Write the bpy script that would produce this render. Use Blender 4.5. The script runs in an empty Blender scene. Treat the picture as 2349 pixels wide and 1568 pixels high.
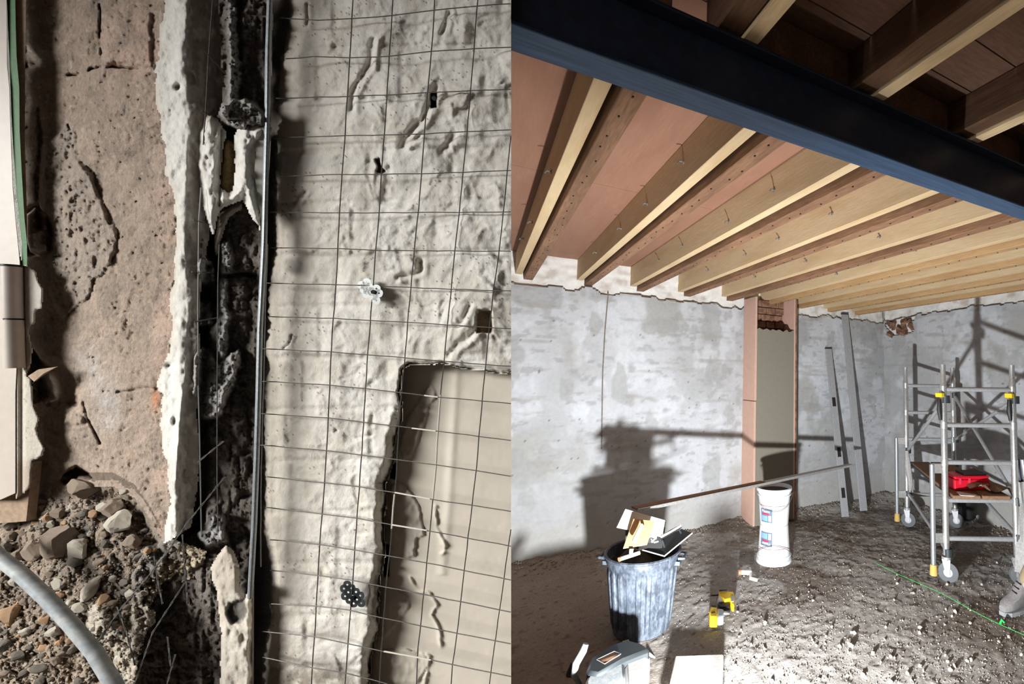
import bpy, bmesh, math, random
import numpy as np
from mathutils import Vector, Matrix, noise as mnoise
C = bpy.context.scene.collection
random.seed(7)
PI = math.pi
# ------------------------------------------------------------------ camera
F_PX, CX, CY, H = 1045.5, 1761.0, 784.0, 1.6
CAM = np.array([0.0, 0.0, H])
RT = np.array([0.84238882, -0.5387831, 0.0096869])
UP = np.array([-0.0471858, -0.05584402, 0.99732389])
FW = np.array([0.53680031, 0.84059158, 0.07246529])
cd = bpy.data.cameras.new('camera'); cam = bpy.data.objects.new('camera', cd); C.objects.link(cam)
cam.matrix_world = Matrix(((RT[0], UP[0], -FW[0], 0), (RT[1], UP[1], -FW[1], 0), (RT[2], UP[2], -FW[2], H), (0, 0, 0, 1)))
cd.sensor_fit = 'HORIZONTAL'; cd.sensor_width = 36.0
cd.lens = 36.0 * F_PX / 2349.0
cd.shift_x = -(CX - 1174.5) / 2349.0
cd.clip_start = 0.02; cd.clip_end = 100
bpy.context.scene.camera = cam
# ------------------------------------------------------------------ world, lamps, exposure
w = bpy.data.worlds.new('world'); bpy.context.scene.world = w; w.use_nodes = True
w.node_tree.nodes['Background'].inputs[0].default_value = (0.95, 0.97, 1.0, 1)
w.node_tree.nodes['Background'].inputs[1].default_value = 0.035
vs = bpy.context.scene.view_settings
vs.view_transform = 'Standard'; vs.look = 'None'; vs.gamma = 1; vs.use_curve_mapping = False; vs.exposure = 0.0
LAMP = Vector((0.60, 1.22, 0.275))
sl = bpy.data.lights.new('work_lamp_light', 'AREA'); sl.shape = 'DISK'; sl.size = 0.085; sl.energy = 195; sl.color = (0.965, 0.985, 1.0)
so = bpy.data.objects.new('work_lamp_light', sl); C.objects.link(so); so.location = LAMP
so.rotation_euler = Vector((1.75, 2.9, .20)).to_track_quat('-Z', 'Y').to_euler()
def cam_pt(r, u, f): return CAM + RT * r + UP * u + FW * f
al = bpy.data.lights.new('daylight', 'AREA'); al.shape = 'RECTANGLE'; al.size = 2.3; al.size_y = 2.3; al.spread = math.radians(66); al.energy = 120; al.color = (1.0, 0.985, 0.95)
ao = bpy.data.objects.new('daylight', al); C.objects.link(ao)
ap = Vector(cam_pt(-2.9, 1.5, -0.95)); ao.location = ap
ao.rotation_euler = (Vector(cam_pt(-0.72, -0.05, 0.85)) - ap).to_track_quat('-Z', 'Y').to_euler()

# ------------------------------------------------------------------ pixel -> place
def ray(x, y): return RT * ((x - CX) / F_PX) - UP * ((y - CY) / F_PX) + FW
def W(x, y, d): return CAM + ray(x, y) * d                 # on a plane d metres in front of the lens
def G(x, y, z=0.0):
    r = ray(x, y); return CAM + r * ((z - H) / r[2])       # at height z
def onY(x, y, Y):
    r = ray(x, y); return CAM + r * (Y / r[1])
def onX(x, y, X):
    r = ray(x, y); return CAM + r * (X / r[0])
D0 = 0.85; K = D0 / F_PX
def L(x, y, z=0.0): return W(x, y, D0 - z * K)             # near wall: z in pixel-sized units, out of the wall
def LA(U, V, Z):
    d = D0 - Z * K
    r = RT[None, :] * ((U - CX) / F_PX)[:, None] - UP[None, :] * ((V - CY) / F_PX)[:, None] + FW[None, :]
    return CAM[None, :] + r * d[:, None]
# ------------------------------------------------------------------ objects and tags
def link(o, parent=None):
    C.objects.link(o)
    if parent is not None: o.parent = parent
    return o
def tag(o, label=None, cat=None, group=None, kind=None):
    if label: o['label'] = label
    if cat: o['category'] = cat
    if group: o['group'] = group
    if kind: o['kind'] = kind
    return o
def empty(name, loc=(0, 0, 0)):
    o = bpy.data.objects.new(name, None); o.empty_display_size = .1; C.objects.link(o)
    o.location = Vector(loc); bpy.context.view_layer.update(); return o
def mesh_obj(name, me, parent=None):
    o = bpy.data.objects.new(name, me); C.objects.link(o)
    if parent is not None:
        o.parent = parent; o.matrix_parent_inverse = Matrix.Translation(-Vector(parent.location)) if parent.type == 'EMPTY' else Matrix.Identity(4)
    return o
class MB:
    def __init__(s): s.v = []; s.f = []
    def add(s, vs, fs):
        n = len(s.v); s.v += [tuple(map(float, p)) for p in vs]; s.f += [tuple(i + n for i in f) for f in fs]; return s
    def box(s, lo, hi, M=None):
        x0, y0, z0 = lo; x1, y1, z1 = hi
        vs = [Vector(p) for p in ((x0,y0,z0),(x1,y0,z0),(x1,y1,z0),(x0,y1,z0),(x0,y0,z1),(x1,y0,z1),(x1,y1,z1),(x0,y1,z1))]
        if M is not None: vs = [M @ p for p in vs]
        return s.add(vs, [(0,3,2,1),(4,5,6,7),(0,1,5,4),(1,2,6,5),(2,3,7,6),(3,0,4,7)])
    def prism(s, pts, off):
        n = len(pts); a = [Vector(p) for p in pts]; b = [p + Vector(off) for p in a]
        return s.add(a + b, [tuple(range(n)), tuple(range(2*n-1, n-1, -1))] + [(i, i+n, (i+1)%n+n, (i+1)%n) for i in range(n)])
    def plate(s, pts, t):
        a = [Vector(p) for p in pts]; nrm = (a[1]-a[0]).cross(a[2]-a[0]).normalized()
        return s.prism(a, nrm * t)
    def tube(s, pts, r, n=8, cap=True):
        pts = [Vector(p) for p in pts]; rs = r if isinstance(r, (list, tuple)) else [r]*len(pts)
        t0 = (pts[1]-pts[0]).normalized(); a = t0.orthogonal().normalized(); vs = []; fs = []
        for i, p in enumerate(pts):
            t = (pts[min(i+1, len(pts)-1)] - pts[max(i-1, 0)]).normalized()
            a = (a - t * a.dot(t))
            a = a.normalized() if a.length > 1e-6 else t.orthogonal().normalized()
            b = t.cross(a)
            for k in range(n):
                q = 2*PI*k/n; vs.append(p + (a*math.cos(q) + b*math.sin(q))*rs[i])
        for i in range(len(pts)-1):
            for k in range(n):
                fs.append((i*n+k, i*n+(k+1)%n, (i+1)*n+(k+1)%n, (i+1)*n+k))
        if cap: fs += [tuple(range(n-1, -1, -1)), tuple((len(pts)-1)*n+k for k in range(n))]
        return s.add(vs, fs)
    def lathe(s, prof, c=(0,0,0), n=32, M=None, rf=None):
        vs = []; fs = []
        for i, (r, z) in enumerate(prof):
            for k in range(n):
                q = 2*PI*k/n; rr = rf(r, z, q) if rf else r
                p = Vector((rr*math.cos(q), rr*math.sin(q), z))
                p = (M @ p) if M is not None else p + Vector(c)
                vs.append(p)
        for i in range(len(prof)-1):
            for k in range(n): fs.append((i*n+k, i*n+(k+1)%n, (i+1)*n+(k+1)%n, (i+1)*n+k))
        return s.add(vs, fs)
    def build(s, name, m, parent=None, smooth=False, bevel=0.0, auto=True):
        me = bpy.data.meshes.new(name); me.from_pydata(s.v, [], s.f); me.update()
        if bevel or auto:
            bm = bmesh.new(); bm.from_mesh(me)
            bmesh.ops.recalc_face_normals(bm, faces=bm.faces)
            if bevel: bmesh.ops.bevel(bm, geom=list(bm.edges), offset=bevel, segments=1, affect='EDGES', profile=.5, clamp_overlap=True)
            bm.to_mesh(me); bm.free()
        me.materials.append(m)
        if smooth:
            me.polygons.foreach_set('use_smooth', [True]*len(me.polygons))
            try: me.set_sharp_from_angle(angle=math.radians(38))
            except Exception: pass
        return mesh_obj(name, me, parent)
# ------------------------------------------------------------------ numpy noise
def _h(ix, iy, s):
    n = (ix.astype(np.int64)*374761393 + iy.astype(np.int64)*668265263 + s*982451653) & 0xffffffff
    n = ((n ^ (n >> 13)) * 1274126177) & 0xffffffff
    n = ((n ^ (n >> 16)) * 2246822519) & 0xffffffff
    return ((n ^ (n >> 15)) & 0xffffff) / float(0xffffff)
def vn(x, y, s=0):
    ix = np.floor(x); iy = np.floor(y); fx = x-ix; fy = y-iy
    fx = fx*fx*fx*(fx*(fx*6-15)+10); fy = fy*fy*fy*(fy*(fy*6-15)+10)
    a = _h(ix, iy, s); b = _h(ix+1, iy, s); c = _h(ix, iy+1, s); d = _h(ix+1, iy+1, s)
    return (a+(b-a)*fx) + ((c+(d-c)*fx) - (a+(b-a)*fx))*fy
def fbm(x, y, s=0, o=4, g=.5):
    t = 0; a = 1; n = 0
    for i in range(o):
        t = t + a*vn(x*2**i + 17.3*i, y*2**i - 9.1*i, s+i*11); n += a; a *= g
    return t/n*2-1                                         # about -1..1
def ridge(x, y, s=0, o=4, g=.5):
    t = 0; a = 1; n = 0
    for i in range(o):
        t = t + a*(1-np.abs(2*vn(x*2**i + 7.7*i, y*2**i + 3.1*i, s+i*13)-1)); n += a; a *= g
    return t/n
def inpoly(U, V, poly):
    r = np.zeros(U.shape, bool); n = len(poly)
    for i in range(n):
        x0, y0 = poly[i]; x1, y1 = poly[(i+1) % n]
        if y0 == y1: continue
        c = ((y0 > V) != (y1 > V)) & (U < (x1-x0)*(V-y0)/(y1-y0)+x0); r ^= c
    return r
def dline(U, V, pts, closed=False):
    d = np.full(U.shape, 1e9); P = list(pts) + ([pts[0]] if closed else [])
    for (x0, y0), (x1, y1) in zip(P[:-1], P[1:]):
        dx, dy = x1-x0, y1-y0; q = dx*dx+dy*dy
        t = np.clip(((U-x0)*dx+(V-y0)*dy)/max(q, 1e-9), 0, 1)
        d = np.minimum(d, np.hypot(U-x0-t*dx, V-y0-t*dy))
    return d
def sdp(U, V, poly):                                       # signed distance, + inside
    return np.where(inpoly(U, V, poly), 1, -1)*dline(U, V, poly, True)
def sst(a, b, x): t = np.clip((x-a)/(b-a), 0, 1); return t*t*(3-2*t)
def interp(v, pts):                                        # boundary x(v)
    return np.interp(v, [p[1] for p in pts], [p[0] for p in pts])
def lerp(a, b, t): return a + (b-a)*t[..., None]
def col(*c): return np.array(c, float)
def field(name, P, keep, colr, m, nx, ny, parent=None, smooth=True, lab=None):
    """grid of nx*ny points P (N,3); keep = per-vertex mask; colr (N,3) albedo; one mesh object"""
    idx = np.arange(nx*ny).reshape(ny, nx)
    a = idx[:-1, :-1].ravel(); b = idx[:-1, 1:].ravel(); c = idx[1:, 1:].ravel(); d = idx[1:, :-1].ravel()
    k = keep[a] & keep[b] & keep[c] & keep[d]
    if lab is not None: k &= lab[a]
    q = np.stack([a, d, c, b], 1)[k]
    used = np.unique(q); mp = np.full(nx*ny, -1); mp[used] = np.arange(len(used)); q = mp[q]
    me = bpy.data.meshes.new(name)
    me.vertices.add(len(used)); me.vertices.foreach_set('co', P[used].astype(np.float32).ravel())
    me.loops.add(q.size); me.loops.foreach_set('vertex_index', q.ravel().astype(np.int32))
    me.polygons.add(len(q)); me.polygons.foreach_set('loop_start', np.arange(0, q.size, 4, dtype=np.int32))
    try: me.polygons.foreach_set('loop_total', np.full(len(q), 4, dtype=np.int32))
    except Exception: pass
    me.update(calc_edges=True)
    if colr is not None:
        at = me.color_attributes.new('tone', 'FLOAT_COLOR', 'POINT')
        cc = np.ones((len(used), 4), np.float32); cc[:, :3] = np.clip(colr[used], 0, 1); at.data.foreach_set('color', cc.ravel())
    if smooth: me.polygons.foreach_set('use_smooth', np.ones(len(q), bool))
    me.materials.append(m)
    return mesh_obj(name, me, parent)
# ------------------------------------------------------------------ materials
def mat(name, c=(.5,.5,.5), rough=.8, metal=0.0, bump=0.0, bscale=60, var=0.0, vscale=8, attr=False, c2=None, bdist=.01, stretch=None, detail=6):
    m = bpy.data.materials.new(name); m.use_nodes = True; nt = m.node_tree; N = nt.nodes; Lk = nt.links
    b = N['Principled BSDF']; b.inputs['Roughness'].default_value = rough; b.inputs['Metallic'].default_value = metal
    if 'Specular IOR Level' in b.inputs: b.inputs['Specular IOR Level'].default_value = .3
    tc = N.new('ShaderNodeTexCoord'); mp = N.new('ShaderNodeMapping'); Lk.new(tc.outputs['Object'], mp.inputs[0])
    if stretch: mp.inputs['Scale'].default_value = stretch
    if attr:
        src = N.new('ShaderNodeAttribute'); src.attribute_name = 'tone'; cs = src.outputs['Color']
    else:
        rgb = N.new('ShaderNodeRGB'); rgb.outputs[0].default_value = (*c, 1); cs = rgb.outputs[0]
    if var or c2:
        nz = N.new('ShaderNodeTexNoise'); nz.inputs['Scale'].default_value = vscale; nz.inputs['Detail'].default_value = detail; nz.inputs['Roughness'].default_value = .65
        Lk.new(mp.outputs[0], nz.inputs['Vector'])
        if c2:
            cr = N.new('ShaderNodeValToRGB'); cr.color_ramp.elements[0].position = .42; cr.color_ramp.elements[1].position = .58
            cr.color_ramp.elements[0].color = (0,0,0,1); cr.color_ramp.elements[1].color = (1,1,1,1)
            Lk.new(nz.outputs['Fac'], cr.inputs[0])
            mx = N.new('ShaderNodeMixRGB'); Lk.new(cr.outputs[0], mx.inputs[0]); Lk.new(cs, mx.inputs[1]); mx.inputs[2].default_value = (*c2, 1); cs = mx.outputs[0]
        if var:
            ma = N.new('ShaderNodeMapRange'); ma.inputs['From Min'].default_value = .25; ma.inputs['From Max'].default_value = .75
            ma.inputs['To Min'].default_value = 1-var; ma.inputs['To Max'].default_value = 1+var
            nz2 = N.new('ShaderNodeTexNoise'); nz2.inputs['Scale'].default_value = vscale*3.1; nz2.inputs['Detail'].default_value = detail
            Lk.new(mp.outputs[0], nz2.inputs['Vector']); Lk.new(nz2.outputs['Fac'], ma.inputs['Value'])
            vm = N.new('ShaderNodeVectorMath'); vm.operation = 'SCALE'; Lk.new(cs, vm.inputs[0]); Lk.new(ma.outputs[0], vm.inputs['Scale']); cs = vm.outputs[0]
    Lk.new(cs, b.inputs['Base Color'])
    if bump:
        nb = N.new('ShaderNodeTexNoise'); nb.inputs['Scale'].default_value = bscale; nb.inputs['Detail'].default_value = 8; nb.inputs['Roughness'].default_value = .7
        Lk.new(mp.outputs[0], nb.inputs['Vector'])
        bp = N.new('ShaderNodeBump'); bp.inputs['Strength'].default_value = bump; bp.inputs['Distance'].default_value = bdist
        Lk.new(nb.outputs['Fac'], bp.inputs['Height']); Lk.new(bp.outputs[0], b.inputs['Normal'])
    return m
def wood(name, c, dark, knots=False, sx=(14, 1.2, 14), var=.18, rough=.75):
    m = mat(name, c, rough, c2=None, var=var, vscale=3.0, stretch=sx, bump=.25, bscale=8, bdist=.004)
    nt = m.node_tree; N = nt.nodes; Lk = nt.links; b = N['Principled BSDF']; prev = b.inputs['Base Color'].links[0].from_socket
    tc = N.new('ShaderNodeTexCoord'); nz = N.new('ShaderNodeTexNoise'); nz.inputs['Scale'].default_value = 2.2; nz.inputs['Detail'].default_value = 5
    mp = N.new('ShaderNodeMapping'); mp.inputs['Scale'].default_value = (5, .9, 5); Lk.new(tc.outputs['Object'], mp.inputs[0]); Lk.new(mp.outputs[0], nz.inputs['Vector'])
    cr = N.new('ShaderNodeValToRGB'); cr.color_ramp.elements[0].position = .45; cr.color_ramp.elements[1].position = .72
    cr.color_ramp.elements[0].color = (0,0,0,1); cr.color_ramp.elements[1].color = (.8,.8,.8,1); Lk.new(nz.outputs['Fac'], cr.inputs[0])
    mx = N.new('ShaderNodeMixRGB'); mx.inputs[2].default_value = (*dark, 1); Lk.new(cr.outputs[0], mx.inputs[0]); Lk.new(prev, mx.inputs[1]); Lk.new(mx.outputs[0], b.inputs['Base Color'])
    return m
M = dict(
 near=mat('near_wall_surface', rough=.9, attr=True, var=.09, vscale=30, bump=.8, bscale=55, bdist=.004),
 nearstone=mat('near_stone_surface', rough=.95, attr=True, var=.2, vscale=45, bump=1, bscale=90, bdist=.006),
 nearsoil=mat('near_mortar_surface', rough=1, attr=True, var=.35, vscale=60, bump=1, bscale=150, bdist=.005),
 board=mat('skimmed_board', rough=.85, attr=True, var=.04, vscale=12, bump=.12, bscale=90, bdist=.002),
 render=mat('cement_render', rough=.92, attr=True, var=.07, vscale=9, bump=.45, bscale=45, bdist=.006),
 floor=mat('dirt_floor', rough=.95, attr=True, var=.22, vscale=26, bump=.9, bscale=75, bdist=.012),
 white_rough=mat('limewashed_masonry', (.66,.64,.6), .9, bump=.9, bscale=28, bdist=.02, var=.15, vscale=7),
 new_wood=wood('new_timber', (.60,.46,.28), (.50,.35,.19), var=.1),
 old_wood=wood('old_timber', (.24,.13,.075), (.12,.065,.035), var=.35),
 mid_wood=wood('mid_timber', (.46,.30,.15), (.34,.2,.09), var=.15),
 shaded_wood=wood('shaded_old_timber', (.13,.07,.04), (.07,.035,.02), var=.35),  # old timber darkened to paint the shade on the near joists
 shaded_board=mat('shaded_ceiling_wood', (.13,.07,.045), .85, var=.3, vscale=6, stretch=(1,6,1), bump=.3, bscale=20),  # ceiling colour lowered to paint the shade between the near joists
 pale_edge=wood('pale_timber_edge', (.68,.53,.32), (.5,.36,.2)),
 ply=wood('pink_plywood', (.30,.16,.105), (.25,.125,.08), var=.08),
 pinkboard=mat('pink_plasterboard', (.58,.38,.30), .9, var=.05, vscale=6, bump=.1, bscale=50),
 olive=mat('olive_grey_board', (.22,.205,.165), .9, var=.05, vscale=10),
 rust=mat('rusty_brick', (.16,.08,.05), .95, c2=(.3,.17,.11), vscale=14, bump=.8, bscale=30),
 steel=mat('painted_steel', (.025,.033,.055), .42, metal=0.0, var=.25, vscale=10),
 lit_steel=mat('lit_flange_steel', (.045,.085,.16), .45, var=.35, vscale=6, stretch=(.3,6,6)),  # beam steel brightened to blue for lamp light on the lower flange
 alu=mat('scuffed_aluminium', (.55,.56,.57), .38, metal=.75, c2=(.62,.6,.57), var=.2, vscale=24),
 alu_flat=mat('dusty_aluminium', (.42,.43,.45), .5, metal=.35, var=.15, vscale=20),
 galv=mat('zinc_bead', (.36,.39,.41), .5, metal=.7, var=.25, vscale=60),
 wire=mat('grey_mesh_wire', (.13,.125,.115), .6, metal=.3, var=.3, vscale=80),
 wirewhite=mat('plaster_coated_wire', (.72,.69,.62), .8),
 washer=mat('shiny_steel', (.27,.285,.285), .45, metal=.4),
 washer_dark=mat('dark_steel', (.06,.07,.075), .45, metal=.5),
 pvc=mat('cream_frame_paint', (.56,.50,.44), .45, var=.05, vscale=20, bump=.1, bscale=80, bdist=.001),
 pvc_pink=mat('off_white_hinge_paint', (.58,.51,.47), .4, var=.05, vscale=25),
 green=mat('green_tape_paint', (.07,.19,.07), .6, var=.15, vscale=50),
 tanwood=mat('bare_frame_wood', (.36,.26,.18), .8, var=.25, vscale=40, bump=.3, bscale=120, bdist=.002),
 conduit=mat('grey_plastic_conduit', (.33,.36,.38), .55, c2=(.44,.46,.46), vscale=35, var=.2),
 rub=mat('rubble_stone', (.36,.28,.22), .95, c2=(.42,.34,.27), vscale=30, var=.22, bump=.7, bscale=120, bdist=.004),
 rubg=mat('grey_rubble', (.25,.23,.2), .95, c2=(.32,.28,.23), vscale=40, var=.25, bump=.8, bscale=120, bdist=.004),
 rubpale=mat('pale_rubble', (.55,.5,.42), .9, var=.15, vscale=30, bump=.6, bscale=120, bdist=.003),
 ruborange=mat('orange_tan_rubble', (.48,.31,.19), .95, var=.18, vscale=30, bump=.5, bscale=120, bdist=.003),
 tube_foam=mat('tan_old_foam', (.42,.29,.14), .9, var=.3, vscale=60, bump=.9, bscale=150, bdist=.004),
 chip=mat('plaster_chip', (.52,.47,.42), .9, var=.15, vscale=30),
 plastic_bin=mat('dusty_black_plastic', (.05,.06,.078), .5, c2=(.105,.125,.155), vscale=26, var=.3, detail=10, stretch=(1,1,.6)),
 dark=mat('black_plastic', (.02,.02,.02), .5),
 mortar=mat('wet_mortar', (.06,.045,.035), .8, bump=.8, bscale=30, var=.3),
 bucket=mat('white_bucket_plastic', (.74,.76,.78), .4, var=.05, vscale=12),
 red=mat('red_plastic', (.62,.01,.03), .35),
 redline=mat('red_print', (.6,.03,.07), .6),
 blueprint=mat('blue_grey_print', (.12,.17,.25), .6, var=.15, vscale=40),
 lightblue=mat('light_blue_print', (.20,.36,.58), .6),
 white=mat('white_print', (.8,.8,.8), .6),
 whitep=mat('white_spattered_board', (.78,.76,.72), .8, c2=(.70,.67,.62), vscale=30, bump=.3, bscale=60),
 tan=mat('tan_plywood_float', (.55,.34,.16), .7, var=.12, vscale=30),
 palewood=mat('pale_wood_handle', (.68,.53,.33), .7, var=.1, vscale=30),
 copper=mat('copper_end', (.6,.28,.16), .5, metal=.2),
 yellow=mat('yellow_plastic', (.85,.58,.02), .45),
 yellowcap=mat('ochre_rubber_cap', (.62,.42,.12), .7),
 rubber=mat('grey_caster_rubber', (.14,.15,.16), .7, var=.2, vscale=60),
 machine=mat('plaster_splashed_casing', (.45,.55,.60), .5, c2=(.60,.64,.66), vscale=30, var=.2),
 rag=mat('grey_rag_cloth', (.42,.41,.40), .9, var=.25, vscale=25, bump=.4, bscale=60),
 card=mat('brown_scaffold_board', (.26,.15,.085), .8, var=.3, vscale=14),
 khaki=mat('khaki_trouser_cloth', (.33,.27,.17), .95, var=.1, vscale=30, bump=.3, bscale=90),
 boot=mat('grey_suede_boot', (.24,.23,.23), .9, var=.25, vscale=40),
 navy=mat('dark_work_jacket', (.035,.035,.045), .9, var=.15, vscale=20),
 skin=mat('skin', (.52,.31,.22), .6), hair=mat('dark_hair', (.04,.03,.02), .8),
 greenline=mat('green_string', (.05,.62,.12), .6),
)
# ================================================================== NEAR WALL (left half)
near = empty('wall_left', L(600, 900, -60)); tag(near, kind='structure')
# solid body of the wall behind its worked face, cut end on the room side, down to the floor
bk = MB()
def slab(u0, u1, v0, v1, z0, z1):
    a = [L(u0, v0, z1), L(u1, v0, z1), L(u1, v1, z1), L(u0, v1, z1)]; b = [L(u0, v0, z0), L(u1, v0, z0), L(u1, v1, z0), L(u0, v1, z0)]
    bk.add(a + b, [(0,1,2,3),(7,6,5,4),(0,4,5,1),(1,5,6,2),(2,6,7,3),(3,7,4,0)])
slab(-500, 1171, -330, 2700, -420, -150)
slab(-500, 1171, 1640, 2700, -150, -40)
bk.build('masonry_core', M['white_rough'], near)
ST = 3.0
us = np.arange(-60, 1173.1, ST); us[-1] = 1172.5; vs_ = np.arange(-60, 1640, ST)
NX, NY = len(us), len(vs_)
U, V = np.meshgrid(us, vs_); U = U.ravel(); V = V.ravel()
jit = fbm(U/22, V/22, 5, 3)*5 + fbm(U/7, V/7, 6, 2)*2.0          # raggedness of edges, px
# boundaries as x(v)
B_white = [(380,-60),(380,0),(366,60),(365,110),(354,160),(355,230),(368,280),(372,320),(380,400),(398,440),(402,520),(404,560),(400,640),(386,700),(395,740),(390,800),(376,830),(362,870),(357,895),(372,905),(368,980),(372,1040),(386,1060),(386,1100),(390,1150),(380,1200),(372,1230),(372,1640)]
B_crest = [(430,-60),(428,0),(424,100),(426,200),(434,260),(430,330),(425,450),(421,550),(428,650),(432,700),(426,800),(424,880),(414,960),(408,1040),(402,1130),(404,1200),(404,1640)]
B_cav = [(512,-60),(513,0),(520,120),(523,230),(500,300),(470,520),(458,590),(446,680),(442,750),(446,850),(436,950),(444,1050),(438,1120),(424,1210),(340,1262),(270,1340),(250,1640)]
B_bead = [(622,-60),(621,0),(613,280),(605,560),(594,800),(588,1000),(580,1200),(575,1360),(574,1640)]
B_wall = [(668,-60),(662,0),(658,60),(640,150),(634,300),(628,450),(632,560),(616,620),(608,800),(606,1000),(606,1200),(624,1270),(628,1320),(622,1420),(608,1500),(600,1640)]
xw, xc, xv, xb, xr = [interp(V, b) for b in (B_white, B_crest, B_cav, B_bead, B_wall)]
ledge_top = np.interp(U, [-60,0,60,100,150,200,260,310,345,372,420,480,520], [1195,1195,1178,1135,1112,1104,1104,1130,1180,1228,1238,1250,1260])
# ---------------- reveal stones
lump = [(96,330),(150,285),(172,283),(176,360),(200,385),(214,400),(226,440),(248,500),(270,530),(264,590),(240,632),(216,648),(212,672),(186,700),(150,730),(140,735),(120,690),(110,600),(100,520),(92,420)]
oval = [(64,495),(82,480),(104,500),(110,540),(108,575),(92,580),(72,575),(64,545)]
hollow = [(74,800),(96,822),(128,832),(150,850),(176,868),(172,900),(176,925),(128,928),(84,920),(76,880)]
hole1 = [(140,1100),(152,1078),(176,1068),(204,1078),(214,1096),(180,1094),(150,1112)]
low1 = [(96,935),(200,940),(212,960),(232,1040),(236,1070),(200,1080),(150,1075),(140,1100),(100,1110),(84,1040)]
cr_h = [(58,150),(110,155),(150,172),(180,175),(215,158),(240,153),(290,158),(350,163)]
cr_v = [(229,10),(229,80),(231,110),(234,153)]
cr_m = [(155,285),(166,310),(170,365)]
cr_l = [(176,365),(214,392),(220,425),(246,480),(270,528),(266,590),(214,645),(212,670),(184,700),(148,730),(142,735)]
cr_s = [(270,900),(330,890),(362,895)]
cr_x = [(192,920),(200,955),(232,1020),(236,1065)]
g = lambda pts, wd, dp: -dp*np.exp(-(dline(U + jit*.5, V + jit*.6, pts)/wd)**2)
ramp = np.interp(U, [40,62,110,220,330,400], [-92,-90,-66,-30,-10,-2])
t9 = sst(.25, .6, vn(U/24, V/24, 77))*1.1 + .15
zr = ramp + fbm(U/80, V/100, 1, 5)*13 + (ridge(U/34, V/30, 2, 5)-.5)*8*sst(.4,.7,vn(U/90,V/90,78)) - 7*np.maximum(0, fbm(U/9, V/7, 79, 3)-.25) + fbm(U/6, V/6, 3, 3)*1.2
dl = sdp(U + jit*1.3, V + jit*1.3, lump); zr += sst(-2, 9, dl)*(7 + fbm(U/20, V/20, 9, 4)*7 + (ridge(U/11, V/11, 10, 3)-.5)*7)
do = sdp(U, V, oval); zr += sst(-5, 5, do)*14 - 22*np.exp(-((do+7)/6)**2)
zr += -46*sst(-14, 16, sdp(U + jit*2, V + jit*2, hollow)) - 60*sst(-4, 10, sdp(U+jit, V+jit, hole1))
zr += g(cr_h, 3.2, 16)*t9 + g(cr_v, 2.0, 10)*t9 + g(cr_m, 2.2, 8)*t9 + g(cr_l, 2.0, 2.5)*(t9) + g(cr_s, 3, 8) + g(cr_x, 3, 6)*t9
zr += -14*np.exp(-(dline(U, V, [(92,250),(96,330),(88,430),(94,520)])/8)**2) - 30*np.exp(-(dline(U, V, [(60,120),(88,138)])/16)**2)
zr += 8*sst(0, 30, sdp(U, V, [(60,-60),(227,-60),(228,150),(60,150)])) + 9*sst(0, 12, sdp(U+jit, V+jit, [(234,22),(352,22),(352,156),(234,150)]))
zr += 10*sst(-3, 6, sdp(U+jit, V+jit, [(150,950),(168,943),(190,955),(194,972),(148,972)]))
tt = fbm(U/60, V/60, 21, 5)*.5+.5; t2 = fbm(U/18, V/18, 22, 4)*.5+.5
cl = lerp(np.tile(col(.30,.24,.19), (U.size,1)), col(.38,.30,.24), tt)
cl = lerp(cl, col(.44,.34,.27)[None], sst(.45,.75, t2)*.5)
pink = np.clip(sst(40, 0, dline(U, V, [(290,80),(300,120)])-40) + .7*sst(330, 380, U)*sst(.4,.6,tt), 0, 1)
cl = lerp(cl, col(.52,.37,.30)[None], pink*.6)
cl = lerp(cl, col(.24,.20,.165)[None], sst(.5,.75, fbm(U/36, V/44, 25, 5)*.5+.5)*.6)
cl = lerp(cl, col(.20,.165,.14)[None], np.clip(sst(170, 60, U + jit*3)*.6, 0, 1))  # shade beside the frame painted into the stone colour
cl = lerp(cl, col(.33,.29,.25)[None], sst(-2, 3, dl)*.5)
cl = lerp(cl, col(.12,.055,.045)[None], sst(-2, 4, do)*(t2 > .45)*.9)
cl = lerp(cl, col(.52,.45,.42)[None], sst(-2, 4, do)*(t2 < .40)*.8)
cl = lerp(cl, col(.56,.25,.13)[None], np.exp(-(np.hypot((U-357)/9, (V-915)/22))**2)*.9)
cl = lerp(cl, col(.58,.53,.48)[None], sst(.78,.9, vn(U/9, V/9, 71))*.35*(V < 400))
cl = lerp(cl, col(.48,.46,.44)[None], np.exp(-(dline(U, V, [(200,820),(240,900),(250,960)])/30)**2)*.45*t2*2)
cl = np.clip(cl*1.32, 0, .9)
keep = (U > 52) & (U < xw + 14) & (V < ledge_top + 14)
P = LA(U, V, zr)
lab = np.zeros(U.size, int)
lab[(V < np.interp(U, [p[0] for p in cr_h], [p[1] for p in cr_h])) & (U < 230)] = 1
lab[(V < np.interp(U, [p[0] for p in cr_h], [p[1] for p in cr_h])) & (U >= 230)] = 2
lab[(dl > -1)] = 3
lab[(lab == 0) & (do > 0)] = 4
lab[(lab == 0) & (V > 900 + jit) & (U < interp(V, [(192,900),(200,955),(232,1020),(236,1065),(236,1200)]))] = 5
lab[(lab == 0) & (V > 896 + jit)] = 6
lab[(lab == 0) & (U < interp(V, [(150,155),(168,300),(150,730),(140,760),(170,900)]))] = 7
for i, (nm, lb) in enumerate((('stone','large pinkish brown stone filling the middle of the reveal'), ('stone','upper left stone painted darker for the shade beside the frame'), ('stone','upper right pink faced brick block'), ('mortar','crumbling grey brown mortar lump'), ('stone','dark red oval stone beside the frame'), ('stone','lower left dark stone over the hole'), ('stone','lower right stone next to the white edge'), ('mortar','recessed dark mortar beside the frame'))):
    tag(field(nm, P, keep, cl, M['nearstone'], NX, NY, near, lab=(lab == i)), lb)
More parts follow.
